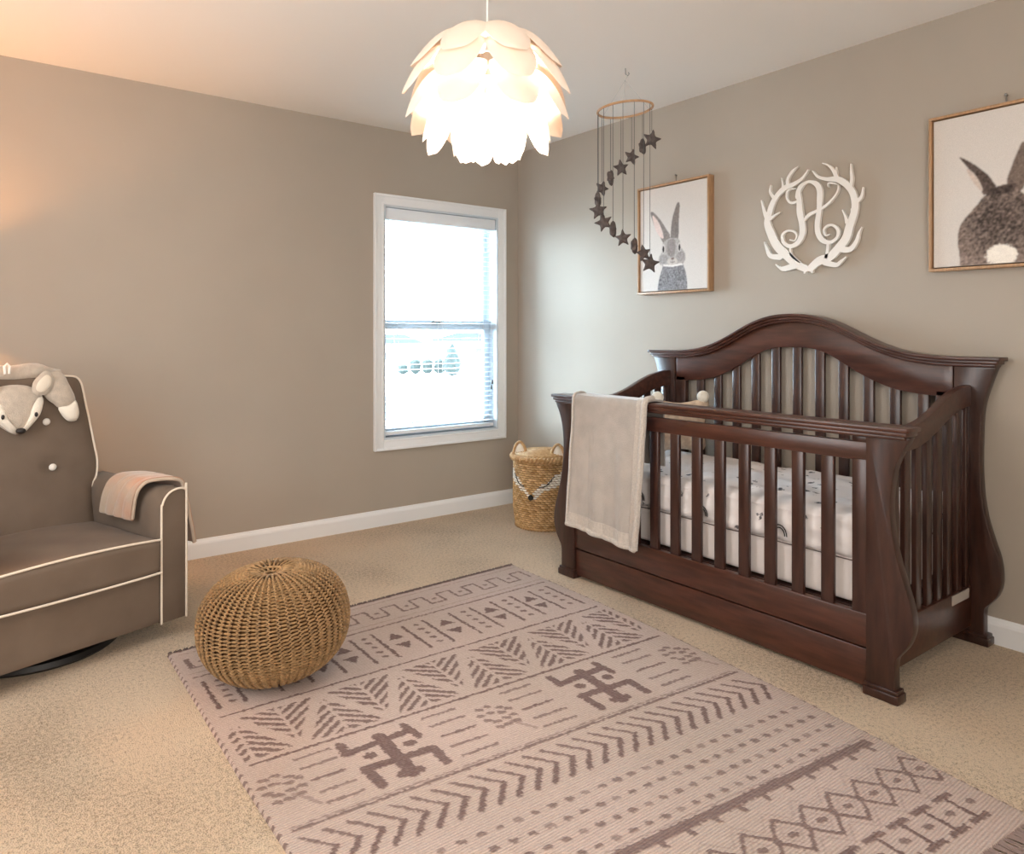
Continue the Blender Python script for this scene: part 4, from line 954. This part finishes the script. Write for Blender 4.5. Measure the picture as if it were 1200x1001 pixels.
# ---------------------------------------------------------------- pictures
def inpoly(P, Y, Z):
    ins = np.zeros_like(Y, bool); n = len(P)
    for i in range(n):
        (x1, y1), (x2, y2) = P[i], P[(i + 1) % n]
        if y1 == y2: continue
        c = ((y1 > Z) != (y2 > Z)) & (Y < (x2 - x1) * (Z - y1) / (y2 - y1) + x1); ins ^= c
    return ins
def sm(P): return [(v_.x, v_.y) for v_ in smooth_poly([Vector(p) for p in P], 4)]
def picture(y0, y1, z0, z1, label, paint):
    r = thing('framed_picture', label, 'picture', (0, (y0 + y1) / 2, z0), 0, 'rabbit pictures above the crib')
    w_ = .011
    for nm, a in (('frame_rail', (y0, y1, z1 - w_, z1)), ('frame_rail', (y0, y1, z0, z0 + w_)), ('frame_stile', (y0, y0 + w_, z0 + w_, z1 - w_)), ('frame_stile', (y1 - w_, y1, z0 + w_, z1 - w_))):
        ob(nm, B(-.045, -.001, a[0], a[1], a[2], a[3], .0015), 'oak', r)
    ob('backing', B(-.012, -.003, y0 + w_, y1 - w_, z0 + w_, z1 - w_), mat('shadow_gap', (60, 44, 34), .9), r, smooth=False)
    g_ = w_ + .005; NYn, NZn = 190, 230
    ob('stretcher', B(-.034, -.012, y0 + g_, y1 - g_, z0 + g_, z1 - g_), mat('canvas_side', (214, 208, 200), .9), r, smooth=False)
    Y, Z = np.meshgrid(np.linspace(y0 + g_, y1 - g_, NYn), np.linspace(z0 + g_, z1 - g_, NZn))
    colr = np.ones(Y.shape + (3,)) * np.array(lin((206, 201, 196))); colr *= (.97 + .05 * rng.rand(*Y.shape))[..., None]
    paint(colr, Y, Z)
    for _ in range(2): colr = (colr + np.roll(colr, 1, 0) + np.roll(colr, -1, 0) + np.roll(colr, 1, 1) + np.roll(colr, -1, 1)) / 5
    pts = np.stack([np.full_like(Y, -.0352) , Y, Z], -1).reshape(-1, 3); pts[:, 0] = -.0352
    idx = np.arange(NYn * NZn).reshape(NZn, NYn); qd = np.stack([idx[:-1, :-1], idx[1:, :-1], idx[1:, 1:], idx[:-1, 1:]], -1).reshape(-1, 4)
    c = ob('canvas', (pts.tolist(), qd.tolist()), 'canvas', r, smooth=False)
    set_col(c, np.concatenate([colr.reshape(-1, 3), np.ones((NYn * NZn, 1))], 1)); return r
def fur(shape, k):
    n = rng.rand(*shape)
    for _ in range(k): n = (n + np.roll(n, 1, 0) + np.roll(n, 1, 1)) / 3
    n = (n - n.mean()) / (n.std() + 1e-6); return n
def fill(col, mask, rgb, amp=.12, k=1, noise_=None):
    n = fur(mask.shape, k) if noise_ is None else noise_; c = np.array(lin(rgb)); s = np.clip(1 + amp * n, .25, 2.2)[..., None]; col[mask] = (c * s)[mask]
def rab1(col, Y, Z):
    R = RAB1
    fill(col, inpoly(sm(R['ear2'][:3] + [(-1.452, 1.68), (-1.405, 1.69)] + R['ear2'][5:]), Y, Z), (124, 116, 112), .15, 2); m = inpoly(sm(R['ear1']), Y, Z); fill(col, m | inpoly([(-1.372, 1.74), (-1.402, 1.70), (-1.39, 1.67), (-1.35, 1.66), (-1.345, 1.70)], Y, Z), (128, 120, 116), .15, 2)
    fill(col, inpoly(sm(R['ear1in']), Y, Z), (214, 196, 190), .05, 2)
    b = inpoly([(-1.515, 1.40), (-1.515, 1.45), (-1.508, 1.50), (-1.496, 1.53), (-1.485, 1.556), (-1.35, 1.56), (-1.340, 1.53), (-1.322, 1.485), (-1.312, 1.44), (-1.31, 1.40)], Y, Z); fill(col, b, (124, 122, 124), .42, 1)
    hm = inpoly(sm(R['head']), Y, Z); fill(col, hm, (168, 162, 158), .16, 1)
    fill(col, inpoly(sm(R['fore']), Y, Z), (140, 132, 128), .18, 1)
    ck = (((Y + 1.352) / .030) ** 2 + ((Z - 1.585) / .026) ** 2 < 1) | (((Y + 1.470) / .030) ** 2 + ((Z - 1.592) / .028) ** 2 < 1); fill(col, ck & hm, (150, 144, 142), .2, 1)
    mz = ((Y + 1.414) / .035) ** 2 + ((Z - 1.570) / .020) ** 2 < 1; fill(col, mz & hm, (190, 182, 176), .08, 1)
    fill(col, inpoly(R['chest'], Y, Z), (226, 222, 218), .04, 1)
    for ey in (-1.351, -1.463):
        z_ = 1.643; e1 = ((Y - ey) / .013) ** 2 + ((Z - z_) / .026) ** 2 < 1; fill(col, e1, (200, 194, 190), .05); e2 = ((Y - ey) / .007) ** 2 + ((Z - z_ + .002) / .019) ** 2 < 1; fill(col, e2, (36, 32, 32), .05)
    fill(col, ((Y + 1.416) / .012) ** 2 + ((Z - 1.585) / .006) ** 2 < 1, (110, 88, 84), .05); fill(col, (np.abs(Y + 1.416) < .0018) & (Z < 1.585) & (Z > 1.565), (100, 90, 88), .05)
    fill(col, (np.abs(Z - 1.563 - np.abs(Y + 1.416) * .3) < .002) & (np.abs(Y + 1.416) < .016), (100, 90, 88), .05)
def rab2(col, Y, Z):
    R = RAB2
    fill(col, inpoly(sm(R['ear1']), Y, Z), (84, 73, 68), .3, 2); fill(col, inpoly(sm(R['ear1in']), Y, Z), (196, 182, 172), .08, 2); fill(col, inpoly(sm(R['ear2']), Y, Z), (112, 98, 90), .25, 1)
    bm_ = inpoly(sm(R['body'][:10] + [(-3.115, 1.40), (-2.875, 1.40)] + R['body'][12:]), Y, Z)
    n1, n2 = fur(Y.shape, 2), fur(Y.shape, 7); rr_ = np.clip(np.sqrt(((Y + 2.985) / .15) ** 2 + ((Z - 1.60) / .14) ** 2), 0, 1.3)
    s_ = np.clip(.62 + .55 * rr_ ** 2 + .34 * n1 + .22 * n2, .25, 2.6)[..., None]; col[bm_] = (np.array(lin((112, 99, 92))) * s_)[bm_]
    nk = inpoly(sm([(-2.935, 1.70), (-2.965, 1.725), (-3.03, 1.73), (-3.02, 1.70), (-2.97, 1.70)]), Y, Z); fill(col, nk, (76, 66, 62), .4, 2)
    t_ = ((Y + 2.985) / .052) ** 2 + ((Z - 1.468) / .040) ** 2 + .12 * fur(Y.shape, 2) < 1; fill(col, t_, (232, 226, 216), .04, 1)
picture(-1.663, -1.166, 1.398, 2.001, 'wood-framed picture of a rabbit facing forward, left of the antler wreath', rab1)
picture(-3.230, -2.733, 1.422, 2.034, 'wood-framed picture of a rabbit from behind with white tail, at the right edge', rab2)
for (y, z, lb) in ((-1.415, 2.036, 'small picture nail in the wall above the forward-facing rabbit picture'), (-2.992, 2.063, 'small picture nail in the wall above the rabbit tail picture')):
    bm = sweep(bmesh.new(), [(0, y, z + .006), (-.012, y, z + .008)], .003, 8); ball((-.013, y, z + .008), .005, (.5, 1, 1), 10, 6, bm)
    sweep(bm, [(-.006, y, z + .004), (-.006, y, z - .028), (-.012, y, z - .033), (-.017, y, z - .028)], .0022, 6)
    o = ob('picture_nail', bm, 'steel'); tag(o, lb, 'nail'); origin_to(o, (0, y, z))

# ---------------------------------------------------------------- antler wreath with the letter A
wr = thing('antler_wreath', 'white wooden antler wreath around a scrolled letter A on the wall', 'wall decoration', (0, -2.2, 1.45))
cnt = 0
for key, nm in (('antler_l', 'antler'), ('antler_r', 'antler'), ('letter', 'letter')):
    bm = bmesh.new()
    for st in WREATH[key]:
        q = smooth_line([Vector(p) for p in st], 5); Lf, Rt = [], []
        for i, p in enumerate(q):
            d = q[min(i + 1, len(q) - 1)] - q[max(i - 1, 0)]; d = Vector((d.x, d.y)).normalized(); n_ = Vector((-d.y, d.x)); w_ = max(p.z, .0015) * (.95 if nm == 'letter' else 1.0)
            Lf.append((p.x + n_.x * w_, p.y + n_.y * w_)); Rt.append((p.x - n_.x * w_, p.y - n_.y * w_))
        cnt += 1; xf = -.0215 - .00012 * (cnt % 9)
        N_ = len(q); A = [bm.verts.new((xf, *p)) for p in Lf]; B_ = [bm.verts.new((xf, *p)) for p in Rt]; A2 = [bm.verts.new((-.0065, *p)) for p in Lf]; B2 = [bm.verts.new((-.0065, *p)) for p in Rt]
        for i in range(N_ - 1):
            bm.faces.new((A[i], A[i + 1], B_[i + 1], B_[i])); bm.faces.new((A2[i], B2[i], B2[i + 1], A2[i + 1])); bm.faces.new((A[i], A2[i], A2[i + 1], A[i + 1])); bm.faces.new((B_[i], B_[i + 1], B2[i + 1], B2[i]))
        bm.faces.new((A[0], B_[0], B2[0], A2[0])); bm.faces.new((A[-1], A2[-1], B2[-1], B_[-1]))
        # round the blunt starts
        r0 = max(st[0][2], .002) * .85
        cyl = [(st[0][0] + r0 * math.cos(t), st[0][1] + r0 * math.sin(t)) for t in np.linspace(0, 2 * PI, 16, endpoint=False)]
        prism(cyl, 'x', xf + .00005, -.0065, bm=bm)
    bmesh.ops.recalc_face_normals(bm, faces=bm.faces)
    ob(nm, bm, 'wreath', wr, smooth=False)
for (y, z) in ((-2.0, 1.70), (-2.40, 1.72), (-2.2, 1.485)): ob('wall_spacer', B(-.008, 0, y - .006, y + .006, z - .006, z + .006), 'wreath', wr, smooth=False)
